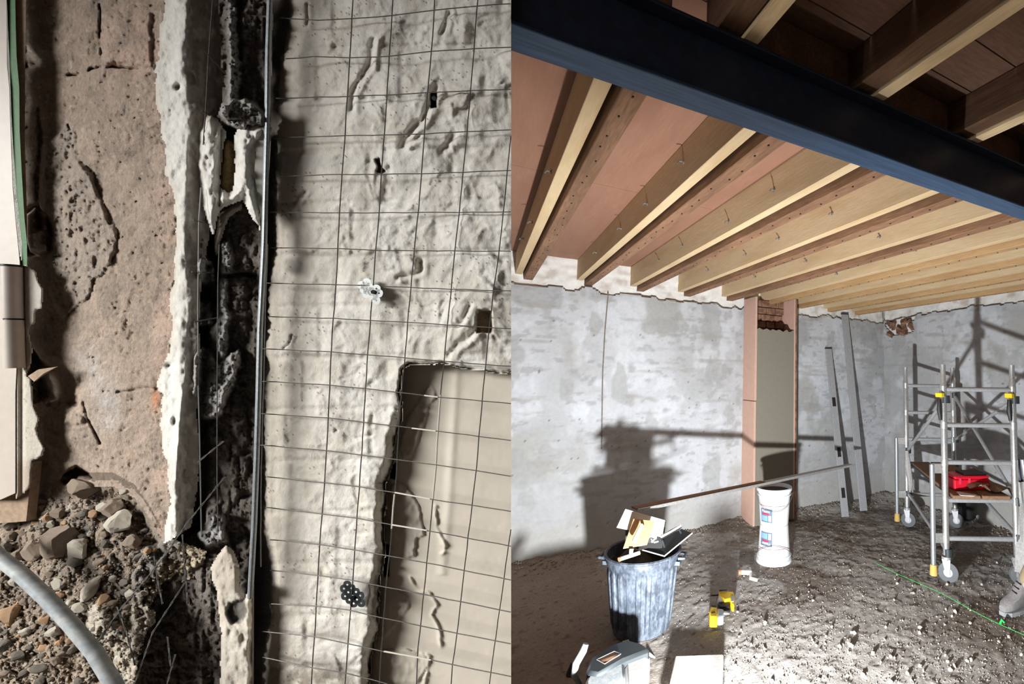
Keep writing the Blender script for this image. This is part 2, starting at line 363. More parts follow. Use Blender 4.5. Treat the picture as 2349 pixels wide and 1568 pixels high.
# ---------------- white plaster corner band and its side face, painted grey for shade
zwb = np.interp(U - xc, [-80,-40,-12,0,14,90], [0,6,12,12,3,-46]) + fbm(U/24, V/40, 31, 5)*5 + fbm(U/8, V/12, 33, 3)*1.6
zwb += -5*np.exp(-((U-xw)/5)**2)
zwb += 8*np.exp(-(dline(U, V, [(418,900),(410,990),(404,1100)])/7)**2) - 22*np.exp(-(np.hypot((U-408)/7,(V-200)/8))**2) - 16*np.exp(-(np.hypot((U-388)/10,(V-838)/7))**2) -14*np.exp(-(np.hypot((U-400)/5,(V-965)/10))**2)
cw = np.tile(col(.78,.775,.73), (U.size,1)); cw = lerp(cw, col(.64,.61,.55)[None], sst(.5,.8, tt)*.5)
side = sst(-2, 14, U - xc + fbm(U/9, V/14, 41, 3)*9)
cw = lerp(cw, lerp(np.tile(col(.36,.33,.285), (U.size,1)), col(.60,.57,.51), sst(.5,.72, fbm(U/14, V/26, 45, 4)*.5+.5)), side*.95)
cw = lerp(cw, col(.55,.46,.38)[None], np.exp(-((U-xw-3)/6)**2)*.5)
kb = (U > xw - 1 + jit*1.4) & (U < xv + 16 + jit*.6) & (V < 1246)
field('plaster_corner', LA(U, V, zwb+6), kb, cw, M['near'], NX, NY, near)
# ---------------- dug out channel between the plaster corner and the bead
lumps = [[(505,262),(512,240),(535,228),(560,225),(590,240),(606,262),(606,288),(560,298),(525,290)], [(518,-60),(545,-60),(545,60),(552,150),(548,236),(524,236),(526,120)],
         [(452,600),(470,585),(492,600),(494,640),(470,655),(455,640)], [(500,635),(522,632),(526,720),(520,820),(500,870),(498,760)],
         [(442,810),(470,795),(500,830),(548,800),(552,840),(528,900),(508,940),(496,956),(460,960),(440,900)], [(448,690),(484,690),(488,740),(456,750)],
         [(505,560),(525,555),(535,600),(530,630),(506,628)], [(480,1180),(510,1180),(520,1240),(470,1260),(455,1220)]]
zc = -40 + 22*sst(260, 200, V)*sst(540, 560, U) + fbm(U/45, V/60, 51, 4)*14 - (ridge(U/20, V/24, 52, 5)-.5)*20 - (ridge(U/7, V/7, 53, 3)-.5)*6
lm = np.zeros(U.size); lx_ = np.zeros(U.size)
for q, ex in zip(lumps, (44,26,20,8,26,16,10,14)):
    e_ = sst(-7, 8, sdp(U + jit*1.2, V + jit*1.2, q)); lm = np.maximum(lm, e_); lx_ = np.maximum(lx_, e_*ex)
zc += lx_ + lm*(16 - (ridge(U/10, V/10, 55, 4)-.5)*20)
zc += 30*sst(22, 0, U - xv)*(V < 1230) - 26*np.exp(-((U - xv - 26)/12)**2)*(V > 540) - 8*np.exp(-((U-xb+24)/20)**2)
zc += -30*np.exp(-(dline(U, V, [(500,560),(498,640),(494,700)])/6)**2) - 24*np.exp(-(dline(U, V, [(520,635),(560,628),(585,632)])/5)**2)
cc = lerp(np.tile(col(.15,.13,.11), (U.size,1)), col(.27,.24,.21), t2)
cc = lerp(cc, col(.56,.55,.53)[None], lm*np.clip(.75 + .5*(ridge(U/12, V/12, 57, 4)-.4), 0, 1))
cc = lerp(cc, col(.20,.175,.15)[None], sst(555, 590, U)*.5)
kc = (U > xv - 14) & (U < xb + 8) & (V < 1640)
field('mortar', LA(U, V, zc), kc, cc, M['nearsoil'], NX, NY, near)
# ---------------- white plaster dabs hanging over the channel
dab = [(448,300),(457,278),(468,262),(486,262),(500,270),(514,292),(524,306),(514,330),(510,370),(508,405),(507,428),(523,440),(533,432),(537,410),(537,350),(535,315),(545,290),(560,285),(590,287),(611,290),(604,312),(594,330),(586,350),(586,400),(594,440),(598,490),(600,540),(601,575),(594,520),(586,514),(578,505),(566,480),(557,462),(540,468),(520,475),(510,482),(500,500),(496,520),(490,545),(482,530),(473,500),(464,470),(456,440),(448,410),(444,380),(444,340)]
dd = sdp(U + jit*.4, V + jit*.4, dab)
zd = -8 + np.minimum(np.clip(dd, 0, 40), 22)*1.0 + fbm(U/16, V/34, 61, 4)*8 + fbm(U/6, V/9, 62, 3)*2
zd += -12*np.exp(-(dline(U, V, [(508,300),(506,380),(504,470)])/4)**2)
cdab = lerp(np.tile(col(.80,.785,.74), (U.size,1)), col(.66,.62,.55), sst(.55,.8,t2)*.6)
cdab = lerp(cdab, col(.5,.44,.37)[None], sst(300, 268, V)*(U < 520)*.6)
dobj = field('plaster_dab', LA(U, V, zd), dd > 0, cdab, M['near'], NX, NY, near); tag(dobj, 'bright white plaster dabs either side of a tan slot')
# web of thin plaster hanging below the dabs
web = [(500,490),(540,466),(562,462),(556,480),(530,500),(516,530),(508,555),(503,580),(496,590),(488,570),(492,540)]
dw = sdp(U + jit*.5, V + jit*.5, web)
field('plaster_web', LA(U, V, -28 + np.clip(dw,0,10)*.8 + fbm(U/8,V/10,63,3)*3), dw > 0, np.tile(col(.42,.37,.31), (U.size,1)), M['near'], NX, NY, near)
# tan foam in the slot
fo = sdp(U, V, [(508,330),(516,318),(528,318),(540,330),(541,420),(536,440),(518,444),(504,425)])
field('foam_filler', LA(U, V, -24 + np.sqrt(np.clip(fo,0,16))*3.0 + fbm(U/7,V/10,64,3)*4), fo > 0, None, M['tube_foam'], NX, NY, near)
# ---------------- plastered wall on the right of the bead
rec = [(925,852),(938,838),(975,836),(1010,832),(1060,845),(1110,850),(1150,856),(1240,852),(1240,1700),(858,1700),(846,1568),(852,1500),(866,1440),(868,1400),(872,1330),(884,1270),(880,1200),(886,1150),(884,1110),(898,1075),(906,1050),(908,1000),(922,960),(924,930),(917,900)]
dr = sdp(U + jit*.7, V + jit*.7, rec)
wx = U + fbm(U/90, V/90, 81, 3)*40; wy = V + fbm(U/90, V/90, 82, 3)*40
soft = np.abs(fbm(wx/85, wy/120, 83, 4))
zp = np.interp(U - xr, [-60,-25,0,14,60,300], [-92,-84,-58,-42,-36,-26])
amp = np.interp(U, [640,760,900,1172], [.5,.85,1.2,1.3])
zp += amp*(fbm(U/120, V/120, 84, 4)*12 + (.28-soft)*7 + (ridge((wx+wy*.45)/60, (wy-wx*.45)/150, 85, 3)-.55)*5 + np.maximum(0, fbm(wx/34, wy/24, 86, 4)+.05)**2*7 + (ridge((wx-wy*.3)/26, (wy+wx*.3)/17, 88, 4)-.5)*4.5*sst(.35,.7,vn(U/70,V/70,89)) + fbm(U/7, V/14, 87, 3)*.35)
crs = (U*.02+V) % 118.0
zp += -3.5*np.exp(-((crs-8)/7)**2)*(.4+tt) - 2.5*np.exp(-((((U + 37*np.floor(V/118)) % 190)-9)/8)**2)
for pts, wd, dp in (([(1000,205),(985,245),(968,275),(944,300),(922,332)], 8, 15), ([(855,90),(848,150),(822,190),(808,215),(806,250)], 7, 10), ([(960,315),(930,335)],6,8),
                    ([(700,440),(688,455),(678,470)],5,8), ([(1090,755),(1068,780),(1050,790),(1030,812)],8,10), ([(1078,700),(1062,735),(1050,745)],6,8), ([(966,600),(964,622),(940,632),(915,636)],7,12),
                    ([(672,768),(662,790),(650,798)],3,6), ([(706,10),(707,60)],4,5), ([(1030,30),(1024,50),(1014,75)],6,10), ([(1040,310),(1015,350)],8,9),
                    ([(770,985),(815,1008),(850,1000)],4,5), ([(890,1130),(895,1215),(875,1270),(860,1330),(852,1410)],6,6)):
    zp += -dp*np.exp(-(dline(U + jit*.6, V + jit*.6, pts)/wd)**2); zp += dp*.45*np.exp(-(dline(U-wd*1.7, V-wd*.6, pts)/wd)**2)
h1 = sdp(U+jit*.3, V+jit*.3, [(988,213),(1003,213),(1003,248),(988,248)]); h2 = sdp(U+jit*.3, V+jit*.3, [(859,364),(870,362),(876,384),(886,392),(878,398),(862,396),(866,384)]); h3 = sdp(U+jit*.4, V+jit*.4, [(1096,708),(1127,712),(1131,752),(1128,766),(1092,764),(1091,735)])
zp += -50*sst(-1,3,h1) - 34*sst(-1,3,h2) - 36*sst(-1,4,h3)*(.75+.4*t2)
zp += -26*sst(5, 0, -dr - 2)*(dr < 0) - 22*sst(-26, -2, dr)*sst(880, 1010, V)*(U < 960)*(.4+tt)
cp = lerp(np.tile(col(.70,.67,.60), (U.size,1)), col(.82,.80,.75), sst(.3,.7,tt))
cp = lerp(cp, col(.50,.45,.38)[None], sst(860, 640, U)*.6)  # pier's shade painted as darker plaster toward the bead
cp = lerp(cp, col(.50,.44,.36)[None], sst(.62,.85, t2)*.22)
cp = lerp(cp, col(.42,.37,.31)[None], sst(60, 5, U - xr)*.55)  # same painted shade, deeper close to the bead
cp = lerp(cp, col(.13,.11,.095)[None], np.clip(sst(10, -6, U - xr + jit*1.6) + (np.exp(-((V-80)/90)**2)+np.exp(-((V-650)/60)**2))*sst(22,0,U-xr)*.7, 0, 1))  # shadow in the gap beside the bead painted nearly black
cp = lerp(cp, col(.22,.19,.155)[None], np.clip(sst(1440, 1568, V)*sst(870, 760, U)*.85*sst(.25,.6,t2+.1) + .5*np.exp(-((V-1455)/12)**2)*sst(700,730,U)*sst(830,780,U), 0, 1))
cp = lerp(cp, col(.30,.2,.12)[None], sst(-1,3,h3)*.8 + sst(-1,2,h2)*.5)
cp = lerp(cp, col(.05,.045,.04)[None], sst(-1,2,h1)*(V > 226))
cp = lerp(cp, col(.34,.27,.2)[None], sst(-8, 0, dr)*.5*(U < 940))
cp = lerp(cp, col(.5,.55,.56)[None], np.exp(-(np.hypot((U-730)/120,(V-370)/12))**2)*.35)
spk = (vn(U/3.0, V/3.0, 99) > .985) & (vn(U/60, V/60, 98) > .55); cp[spk] = col(.16,.12,.1)
kp = (U > xb - 6) & (dr < 3)
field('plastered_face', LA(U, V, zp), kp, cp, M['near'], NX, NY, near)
# ---------------- board at the back of the recess
zb = -80 + fbm(U/140, V/140, 91, 3)*1.5 + fbm(U/10, V/10, 92, 2)*.25
zb += 3*np.exp(-((U-interp(V, [(1048,850),(1030,1150),(990,1568)]))/10)**2)*(V < 1320)
dabs = [([(895,1110),(920,1105),(945,1130),(962,1160),(970,1200),(974,1228),(958,1236),(952,1275),(930,1282),(905,1268),(893,1250)], 7), ([(930,960),(948,935),(968,900),(990,880),(1000,895),(1003,915),(985,935),(972,980),(945,1048),(925,1055),(915,1030)], 5),
        ([(885,1340),(895,1345),(942,1370),(940,1395),(918,1418),(895,1448),(878,1468),(868,1460),(870,1380)], 5), ([(880,1490),(930,1485),(975,1500),(985,1520),(960,1568),(890,1568)], 5)]
cb = np.tile(col(.66,.60,.515), (U.size,1)); cb = lerp(cb, col(.60,.545,.465)[None], tt*.6)
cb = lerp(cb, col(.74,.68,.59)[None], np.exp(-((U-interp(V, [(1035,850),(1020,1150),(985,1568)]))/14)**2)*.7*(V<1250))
for q, hh in dabs:
    dq = sdp(U + jit*.5, V + jit*.5, q); zb += sst(0, 4, dq)*(hh*(.6+.5*t2) + 3.5*fbm(U/14+3, V/24, 93, 3)); cb = lerp(cb, col(.52,.465,.40)[None], sst(0, 2, dq)*.5)
for pts in ([(1013,1270),(1020,1250),(1004,1215),(998,1160)], [(940,1325),(958,1355),(985,1360),(1000,1385),(990,1410),(1005,1440),(1012,1480)], [(950,1490),(985,1505),(975,1568)]):
    zb += 6*np.exp(-(dline(U + jit, V + jit, pts)/4)**2)*sst(.3,.6,t2+.1)
zb += -40*sst(-1, 2, sdp(U, V, [(898,1063),(909,1062),(906,1098),(896,1096)])) - 40*sst(-1, 2, sdp(U, V, [(885,1247),(893,1248),(892,1320),(880,1321)]))
blk = np.maximum(sst(-2, 1, sdp(U, V, [(898,1063),(909,1062),(906,1098),(896,1096)])), sst(-2, 1, sdp(U, V, [(885,1247),(893,1248),(892,1320),(880,1321)])))
cb = lerp(cb, col(.012,.012,.012)[None], blk)
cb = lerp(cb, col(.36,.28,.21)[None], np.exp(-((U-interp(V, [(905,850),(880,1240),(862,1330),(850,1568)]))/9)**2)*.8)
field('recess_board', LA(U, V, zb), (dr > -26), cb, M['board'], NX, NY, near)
# returns of the recess (top and left cheeks) give the plaster its thickness
# ---------------- ledge under the rubble
dg = V - ledge_top
zl = np.interp(dg, [-20,0,60,200,330,480], [-74,-66,-46,-8,18,34]) + fbm(U/40, V/34, 101, 5)*13 - (ridge(U/14, V/12, 102, 4)-.5)*14 + fbm(U/5, V/5, 103, 2)*2.5
edge = sdp(U + jit, V + jit, [(-80,1040),(330,1040),(372,1215),(400,1236),(474,1262),(470,1300),(440,1328),(380,1345),(340,1395),(362,1400),(356,1425),(330,1470),(305,1568),(290,1700),(-80,1700)])
pal = sdp(U + jit, V + jit, [(200,1385),(345,1385),(362,1400),(354,1430),(330,1480),(300,1640),(262,1640),(262,1480),(200,1480)])
zl += sst(-6, 10, pal)*8
zl = zr*(1-sst(-4, 46, dg + jit*2)) + zl*sst(-4, 46, dg + jit*2)
clg = lerp(np.tile(col(.27,.215,.17), (U.size,1)), col(.42,.34,.265), t2)
clg = lerp(clg, col(.17,.15,.13)[None], sst(.45,.7, fbm(U/30, V/30, 105, 4)*.5+.5)*.6)
clg = lerp(clg, col(.50,.41,.31)[None], sst(1420, 1530, V)*.6)
clg = lerp(clg, col(.66,.60,.50)[None], sst(-4, 4, pal)*.7)
cream = sdp(U + jit, V + jit, [(345,1330),(360,1290),(385,1262),(402,1240),(430,1232),(462,1245),(474,1265),(470,1290),(440,1305),(400,1318),(360,1345)])
zl += sst(-4, 8, cream)*(14 - (ridge(U/10, V/10, 107, 3)-.5)*14); clg = lerp(clg, col(.62,.53,.38)[None], sst(-3, 4, cream)*.85)
gm = sdp(U + jit, V + jit, [(300,1330),(330,1255),(380,1235),(420,1205),(455,1205),(470,1235),(400,1262),(350,1330),(310,1350)])
zl += sst(-4, 8, gm)*12; clg = lerp(clg, col(.25,.24,.225)[None], sst(-3, 4, gm)*.8)
field('mortar', LA(U, V, zl), (edge > 0) & (dg > -22), clg, M['nearsoil'], NX, NY, near)
# pale plaster remains at the foot of the channel
pr = sdp(U + jit*.5, V + jit*.5, [(480,1300),(502,1262),(520,1248),(538,1262),(550,1290),(552,1350),(560,1372),(575,1335),(581,1350),(580,1660),(505,1660),(503,1520),(506,1450),(500,1400),(494,1350),(484,1330)])
zq = -22 + np.clip(pr, 0, 12)*.9 + fbm(U/20, V/34, 111, 4)*7
scoop = sdp(U+jit, V+jit, [(520,1380),(560,1372),(568,1400),(560,1425),(530,1432),(518,1410)]); zq -= 12*sst(-2, 8, scoop); zq += 7*sst(1420,1445,V)
cq = lerp(np.tile(col(.55,.49,.41), (U.size,1)), col(.66,.61,.53), sst(.4,.7,tt)); cq = lerp(cq, col(.16,.15,.135)[None], sst(-2, 4, scoop)); cq = lerp(cq, col(.58,.53,.46)[None], sst(1430,1460,V))
field('plaster_corner', LA(U, V, zq), pr > 0, cq, M['near'], NX, NY, near)
# grey return strip between the dabs and the bead
gs = MB()
def strip(mb, left, right, z0, z1, th=5):
    vv = sorted(set([p[1] for p in left] + [p[1] for p in right])); n = len(vv); vsx = []
    for v in vv:
        a, b = interp(v, left), interp(v, right)
        vsx += [L(a, v, z0), L(b, v, z1), L(b, v, z1-th), L(a, v, z0-th)]
    fs = []
    for i in range(n-1):
        for k in range(4): fs.append((i*4+k, i*4+(k+1)%4, (i+1)*4+(k+1)%4, (i+1)*4+k))
    fs += [(0,1,2,3), tuple((n-1)*4+k for k in (3,2,1,0))]
    mb.add(vsx, fs)
strip(gs, [(601,292),(588,330),(583,400),(592,450),(598,500),(601,560),(601,610)], [(624,292),(621,330),(617,400),(615,450),(612,500),(608,560),(605,610)], 2, -4)
gs.build('corner_face', mat('grey_painted_corner', (.42,.40,.355), .7, var=.06, vscale=30), near)
strip_l = MB(); strip(strip_l, [(575,1340),(580,1372),(579,1640)], [(583,1340),(583,1372),(582,1640)], -2, -30, 8); strip_l.build('corner_face', mat('pale_corner', (.5,.46,.4), .8), near)
# ---------------- angle bead: rounded nose with a thin wing each side
bead = empty('angle_bead', L(595, 800, 8)); tag(bead, 'long thin zinc angle bead running down the corner left of the wire grid', 'metal bead')
bl = [(614,-60),(613,0),(609,120),(607,290),(604,400),(600,560),(590,760),(587,900),(583,1040),(577,1200),(570,1330),(568,1372)]
for off, rr, zz, nm in ((6, 3.6, 12, 'nose'),):
    mb = MB(); mb.tube([L(u+off, v, zz) for u, v in bl], rr*K, 8); mb.build(nm, M['galv'], bead, True)
mb = MB(); strip(mb, [(u-1, v) for u, v in bl], [(u+4, v) for u, v in bl], 5, 11, 1.5); mb.build('wing', M['galv'], bead)
mb = MB(); strip(mb, [(u+8, v) for u, v in bl], [(u+13, v) for u, v in bl], 10, 0, 1.5); mb.build('wing', M['galv'], bead)
# ---------------- window frame on the far left
fr = empty('window_1', L(30, 700, -50)); tag(fr, kind='structure')
mb = MB(); strip(mb, [(-80,-60),(-80,1140)], [(16,-60),(16,0),(17,150),(22,200),(26,330),(30,430),(36,500),(46,600),(48,640),(36,900),(36,1131),(2,1146)], -14, -14, 26); 
mb.v = mb.v; mb.build('frame_board', M['pvc'], fr, bevel=.0008)
mb = MB(); mb.plate([L(-80,1205,-34), L(60,1195,-34), L(74,1060,-34), L(-80,1060,-34)], -.012); mb.build('sill_wood', M['tanwood'], fr)
mb = MB(); strip(mb, [(14,-60),(16,0),(18,60),(22,140),(26,260),(30,330),(38,440),(50,560),(50,612)], [(35,-60),(35,0),(36,60),(38,130),(44,200),(45,300),(50,400),(56,500),(62,560),(62,612)], -17, -18, 8); tag(mb.build('painted_strip', M['green'], fr), 'ragged green painted edge strip')
mb = MB(); strip(mb, [(30,-60),(40,200),(48,500),(56,600)], [(60,-60),(58,120),(57,330),(62,500),(62,600)], -22, -26, 10); mb.build('bare_wood_edge', M['tanwood'], fr)
cas = sdp(U + jit*.3, V + jit*.3, [(40,560),(52,600),(84,622),(90,645),(101,662),(99,690),(98,708),(84,712),(82,740),(66,755),(76,800),(74,828),(66,848),(62,862),(74,868),(76,895),(78,930),(92,960),(86,985),(90,1000),(105,1030),(98,1046),(76,1058),(74,1080),(72,1120),(34,1150),(34,600)])
zk = -20 + np.clip(cas, 0, 4)*1.2 - 5*np.exp(-((U-50)/6)**2)
ck = np.tile(col(.56,.51,.44), (U.size,1)); ck = lerp(ck, col(.40,.33,.26)[None], sst(.80,.9,vn(U/5,V/5,121))*((V>880)&(V<1040))*.9); ck = lerp(ck, col(.66,.63,.56)[None], sst(66, 84, U)*(V<760)*.8); ck = lerp(ck, col(.38,.31,.24)[None], sst(1040,1080,V)*.7)
field('casing', LA(U, V, zk), cas > 0, ck, M['near'], NX, NY, fr)
hg = MB(); hg.tube([L(27,612,-4), L(29,730,-4)], 14*K, 18); hg.build('hinge_knuckle', M['pvc_pink'], fr, True)
hg = MB(); hg.tube([L(30,734,-4), L(34,844,-4)], 14*K, 18); hg.build('hinge_knuckle', M['pvc'], fr, True)
hg = MB(); hg.tube([L(27,607,-4), L(27,611,-4)], 15*K, 18); hg.tube([L(29,730,-4), L(30,734,-4)], 12*K, 14); hg.build('hinge_pin', M['dark'], fr, True)
sh = MB(); sh.plate([L(64,862,-16), L(86,848,-10), L(128,842,-8), L(100,856,-4), L(78,875,-12)], 4*K); sh.build('plaster_flake', M['tanwood'], fr)
# ---------------- wire grid
mesh = empty('wire_grid', L(900, 700, 5)); tag(mesh, 'grid of thin dark wires fixed across the white plastered wall', 'wire mesh')
VW = [[(614,560),(609,720),(604,900),(599,1100),(598,1300)],
 [(810,0),(802,133),(792,298),(779,490),(771,649),(762,765),(753,950),(745,1109),(736,1217),(729,1326),(723,1435),(714,1568)],
 [(901,0),(893,133),(882,298),(869,490),(860,600),(851,716),(842,832),(832,1000),(826,1091),(819,1181),(810,1326),(801,1435),(792,1568)],
 [(997,0),(993,83),(980,216),(973,315),(960,480),(948,600),(937,716),(928,832),(918,931),(913,1010),(908,1109),(902,1163),(897,1236),(887,1326),(875,1489),(870,1568)],
 [(1096,0),(1087,116),(1079,216),(1071,305),(1053,490),(1043,583),(1028,732),(1018,832),(1010,911),(1003,1010),(1000,1072),(993,1145),(986,1217),(979,1290),(970,1380),(959,1486),(955,1568)],
 [(1172,312),(1157,464),(1144,583),(1132,666),(1121,765),(1111,865),(1099,1000),(1093,1072),(1082,1163),(1067,1290),(1055,1399),(1038,1525),(1035,1568)],
 [(1172,1214),(1156,1326),(1138,1453),(1123,1568)]]
HW = [[(643,41),(729,46),(809,43),(900,36),(998,23),(1096,14),(1172,8)], [(656,135),(719,130),(802,133),(893,129),(990,118),(1087,112),(1172,108)],
 [(633,226),(796,221),(888,218),(983,212),(1081,208),(1172,205)], [(625,317),(792,311),(882,310),(975,307),(1071,302),(1172,298)],
 [(643,404),(779,400),(872,400),(966,398),(1061,395),(1172,391)], [(620,487),(776,488),(869,488),(1054,487),(1172,486)], [(623,568),(776,570),(862,574),(948,575),(1172,576)],
 [(611,649),(772,653),(859,655),(941,659),(1034,663),(1172,667)], [(616,726),(766,730),(850,735),(935,739),(1026,745),(1172,754)], [(602,799),(761,807),(844,813),(928,820),(1019,828),(1172,840)],
 [(602,874),(757,883),(839,891),(918,900),(1011,911),(1172,925)], [(600,948),(752,958),(834,968),(915,978),(1006,989),(1172,1009)], [(598,1020),(748,1033),(830,1043),(911,1054),(1000,1065),(1172,1091)],
 [(613,1093),(745,1107),(825,1116),(906,1129),(993,1145),(1172,1172)], [(609,1163),(739,1178),(819,1188),(899,1203),(986,1217),(1172,1252)], [(620,1237),(736,1248),(815,1261),(893,1275),(979,1290),(1172,1330)],
 [(620,1307),(732,1319),(810,1330),(886,1346),(971,1362),(1172,1403)], [(623,1384),(727,1389),(801,1399),(881,1417),(964,1435),(1172,1476)], [(602,1447),(721,1460),(797,1475),(875,1492),(959,1507),(1172,1551)], [(602,1507),(718,1531),(794,1543),(881,1565),(900,1572)]]
def wz(u, v): return -9 + 4*math.sin(u*.013 + v*.007) - 6*max(0, (700-u)/100)
def dense(pts, step=28):
    out = []
    for (a, b), (c, d) in zip(pts[:-1], pts[1:]):
        n = max(1, int(math.hypot(c-a, d-b)/step))
        for i in range(n): out.append((a+(c-a)*i/n, b+(d-b)*i/n))
    return out + [pts[-1]]
white_seg = {('v',4):(900,1150), ('h',10):(968,1008), ('h',11):(940,1004), ('v',3):(1130,1215), ('h',13):(905,990), ('h',14):(893,985), ('h',18):(878,990), ('v',5):(960,975)}
for kind, lst in (('v', VW), ('h', HW)):
    for i, pts in enumerate(lst):
        if kind == 'v' and pts[0][1] == 0: pts = [(pts[0][0]+2, -50)] + pts
        if pts[-1][1] == 1568: pts = pts + [(pts[-1][0]-4, 1620)]
        dp = [(u + random.uniform(-.6,.6), v + random.uniform(-.6,.6)) for u, v in dense(pts)]
        off = 1.6 if kind == 'h' else 0
        mb = MB(); mb.tube([L(min(u,1172), v, wz(u, v)+off) for u, v in dp], 1.15*K, 5); mb.build('wire', M['wire'], mesh, True)
        ws = white_seg.get((kind, i))
        if ws:
            q = [(u, v) for u, v in dense(pts, 6) if ws[0] <= (v if kind == 'v' else u) <= ws[1]]
            if len(q) > 2: mb = MB(); mb.tube([L(u, v, wz(u, v)+off) for u, v in q], 1.7*K, 6); tag(mb.build('wire_coating', M['wirewhite'], mesh, True), 'white plaster coating on a wire')
# loose wires, nails and twisted ties on the left
def wire_thing(name, pts, r, m, label, cat, group=None, zf=lambda i: 14):
    mb = MB(); mb.tube([L(u, v, zf(i)) for i, (u, v) in enumerate(pts)], r*K, 6)
    return tag(mb.build(name, m, None, True), label, cat, group)
wire_thing('loose_wire', [(489,-50),(488,0),(478,133),(471,265),(466,332)], 1.1, M['wire'], 'thin loose wire hanging at the top left of the white dabs', 'wire')
wire_thing('loose_wire', [(461,430),(456,510),(454,700),(455,900),(458,1000),(462,1228)], 1.1, M['washer'], 'long straight wire down the left edge of the dark channel', 'wire')
wire_thing('loose_wire', [(503,560),(500,640),(498,900),(498,1100),(500,1215)], 1.0, M['wire'], 'thin straight wire down the middle of the dark channel', 'wire')
for a, b, lab_ in (((468,116),(517,169),'long dark nail sticking out above the white dabs'), ((462,254),(484,267),'short nail at the top of the left white dab'), ((443,504),(475,512),'nail sticking out beside the tip of the left white dab'), ((440,623),(487,625),'nail in the small mortar lump under the dabs'), ((446,738),(500,728),'thin nail crossing the two straight wires')):
    wire_thing('nail', [a, b], 1.4, M['wire'], lab_, 'nail', zf=lambda i: (22, -10)[i]).data.materials[0] = M['wire']
def twisted(pts, label):
    dp = dense(pts, 9); mb = MB()
    for ph in (0, PI): mb.tube([L(u + 1.4*math.cos(i*1.1+ph), v + 1.4*math.sin(i*1.1+ph), 46 + 2*math.sin(i*1.1+ph)) for i, (u, v) in enumerate(dp)], .9*K, 5)
    tag(mb.build('twisted_wire', M['wire'], None, True), label, 'wire')
twisted([(513,1011),(470,1046),(453,1060)], 'short twisted wire end at the top of the dark channel foot')
twisted([(516,1093),(429,1199),(370,1285),(275,1398),(221,1475)], 'long twisted wire slanting down across the rubble heap')
twisted([(424,1335),(350,1450),(298,1600)], 'twisted wire slanting down right of the pale plaster block')
twisted([(402,1500),(374,1600)], 'short twisted wire at the bottom edge of the dark channel')
twisted([(418,1225),(422,1283),(431,1384)], 'short twisted wire hanging over the cream mortar lump')
twisted([(353,1275),(362,1335),(373,1384)], 'twisted wire standing in the grey mortar left of the cream lump')
twisted([(268,1391),(290,1450),(310,1525)], 'twisted wire on the pale plaster block')
twisted([(384,1460),(391,1525)], 'tiny twisted wire end low in the dark channel')
# perforated washer plates
def washer(cx, cy, rot, m, label, cells, zz):
    root = empty('fixing_washer', L(cx, cy, zz)); tag(root, label, 'washer')
    cr, sr = math.cos(rot), math.sin(rot); mb = MB(); s = 13
    bm = bmesh.new()
    def q(a, b, z): return Vector(L(cx + (a*cr - b*sr), cy + (a*sr + b*cr), z))
    n = 20
    for (i, j) in cells:
        ox, oy = i*s, j*s*.9
        for zt in (zz, zz-2.4):
            pass
        outer_t, inner_t, outer_b, inner_b = [], [], [], []
        for k in range(n):
            t = 2*PI*k/n; ro = 9.6*(1 + .03*math.cos(4*t)); ri = 2.3
            outer_t.append(bm.verts.new(q(ox+ro*math.cos(t), oy+ro*math.sin(t), zz))); inner_t.append(bm.verts.new(q(ox+ri*math.cos(t), oy+ri*math.sin(t), zz)))
            outer_b.append(bm.verts.new(q(ox+ro*math.cos(t), oy+ro*math.sin(t), zz-2.4))); inner_b.append(bm.verts.new(q(ox+ri*math.cos(t), oy+ri*math.sin(t), zz-2.4)))
        for k in range(n):
            l = (k+1) % n
            for f in ((outer_t[k], inner_t[k], inner_t[l], outer_t[l]), (outer_b[k], outer_b[l], inner_b[l], inner_b[k]), (outer_t[k], outer_t[l], outer_b[l], outer_b[k]), (inner_t[k], inner_b[k], inner_b[l], inner_t[l])): bm.faces.new(f)
    bmesh.ops.recalc_face_normals(bm, faces=bm.faces)
    me = bpy.data.meshes.new('plate'); bm.to_mesh(me); bm.free(); me.materials.append(m); mesh_obj('plate', me, root)
    hb = MB(); hb.tube([q(3, 3, zz), q(3, 3, zz+4)], 5*K, 6); hb.tube([q(3, 3, zz+4), q(3, 3, zz+5)], 2.6*K, 8); hb.build('screw_head', m, root)
washer(852, 668, math.radians(-28), M['washer'], 'shiny perforated steel washer in the middle of the wire grid', [(-1,-2),(0,-2),(-1,-1),(0,-1),(-1,0),(0,0),(1,0),(0,1),(1,1),(0,2)], -6)
washer(809, 1366, math.radians(40), M['washer_dark'], 'dark perforated steel washer low on the wire grid', [(-2,0),(-1,0),(0,0),(1,0),(2,0),(-2,-1),(-1,-1),(0,-1),(1,-1),(0,1),(1,1),(-1,1)], -6)
tb = MB(); tb.tube([L(996,214,-80), L(996,226,-38)], 5*K, 10); tag(tb.build('pipe_stub', M['washer'], None, True), 'tiny white pipe stub in the small hole near the top of the wall', 'pipe')
# grey conduit across the ledge
mb = MB(); mb.tube([L(u, v, z) for u, v, z in ((-70,1225,52),(-30,1252,56),(0,1279,60),(47,1315,64),(109,1373,68),(163,1431,72),(217,1496,76),(261,1568,80),(300,1650,82))], 11.8*K, 14); mb.build('grey_conduit', M['conduit'], None, True)
tag(bpy.data.objects['grey_conduit'], 'thick grey plastic conduit curving over the rubble heap', 'conduit')
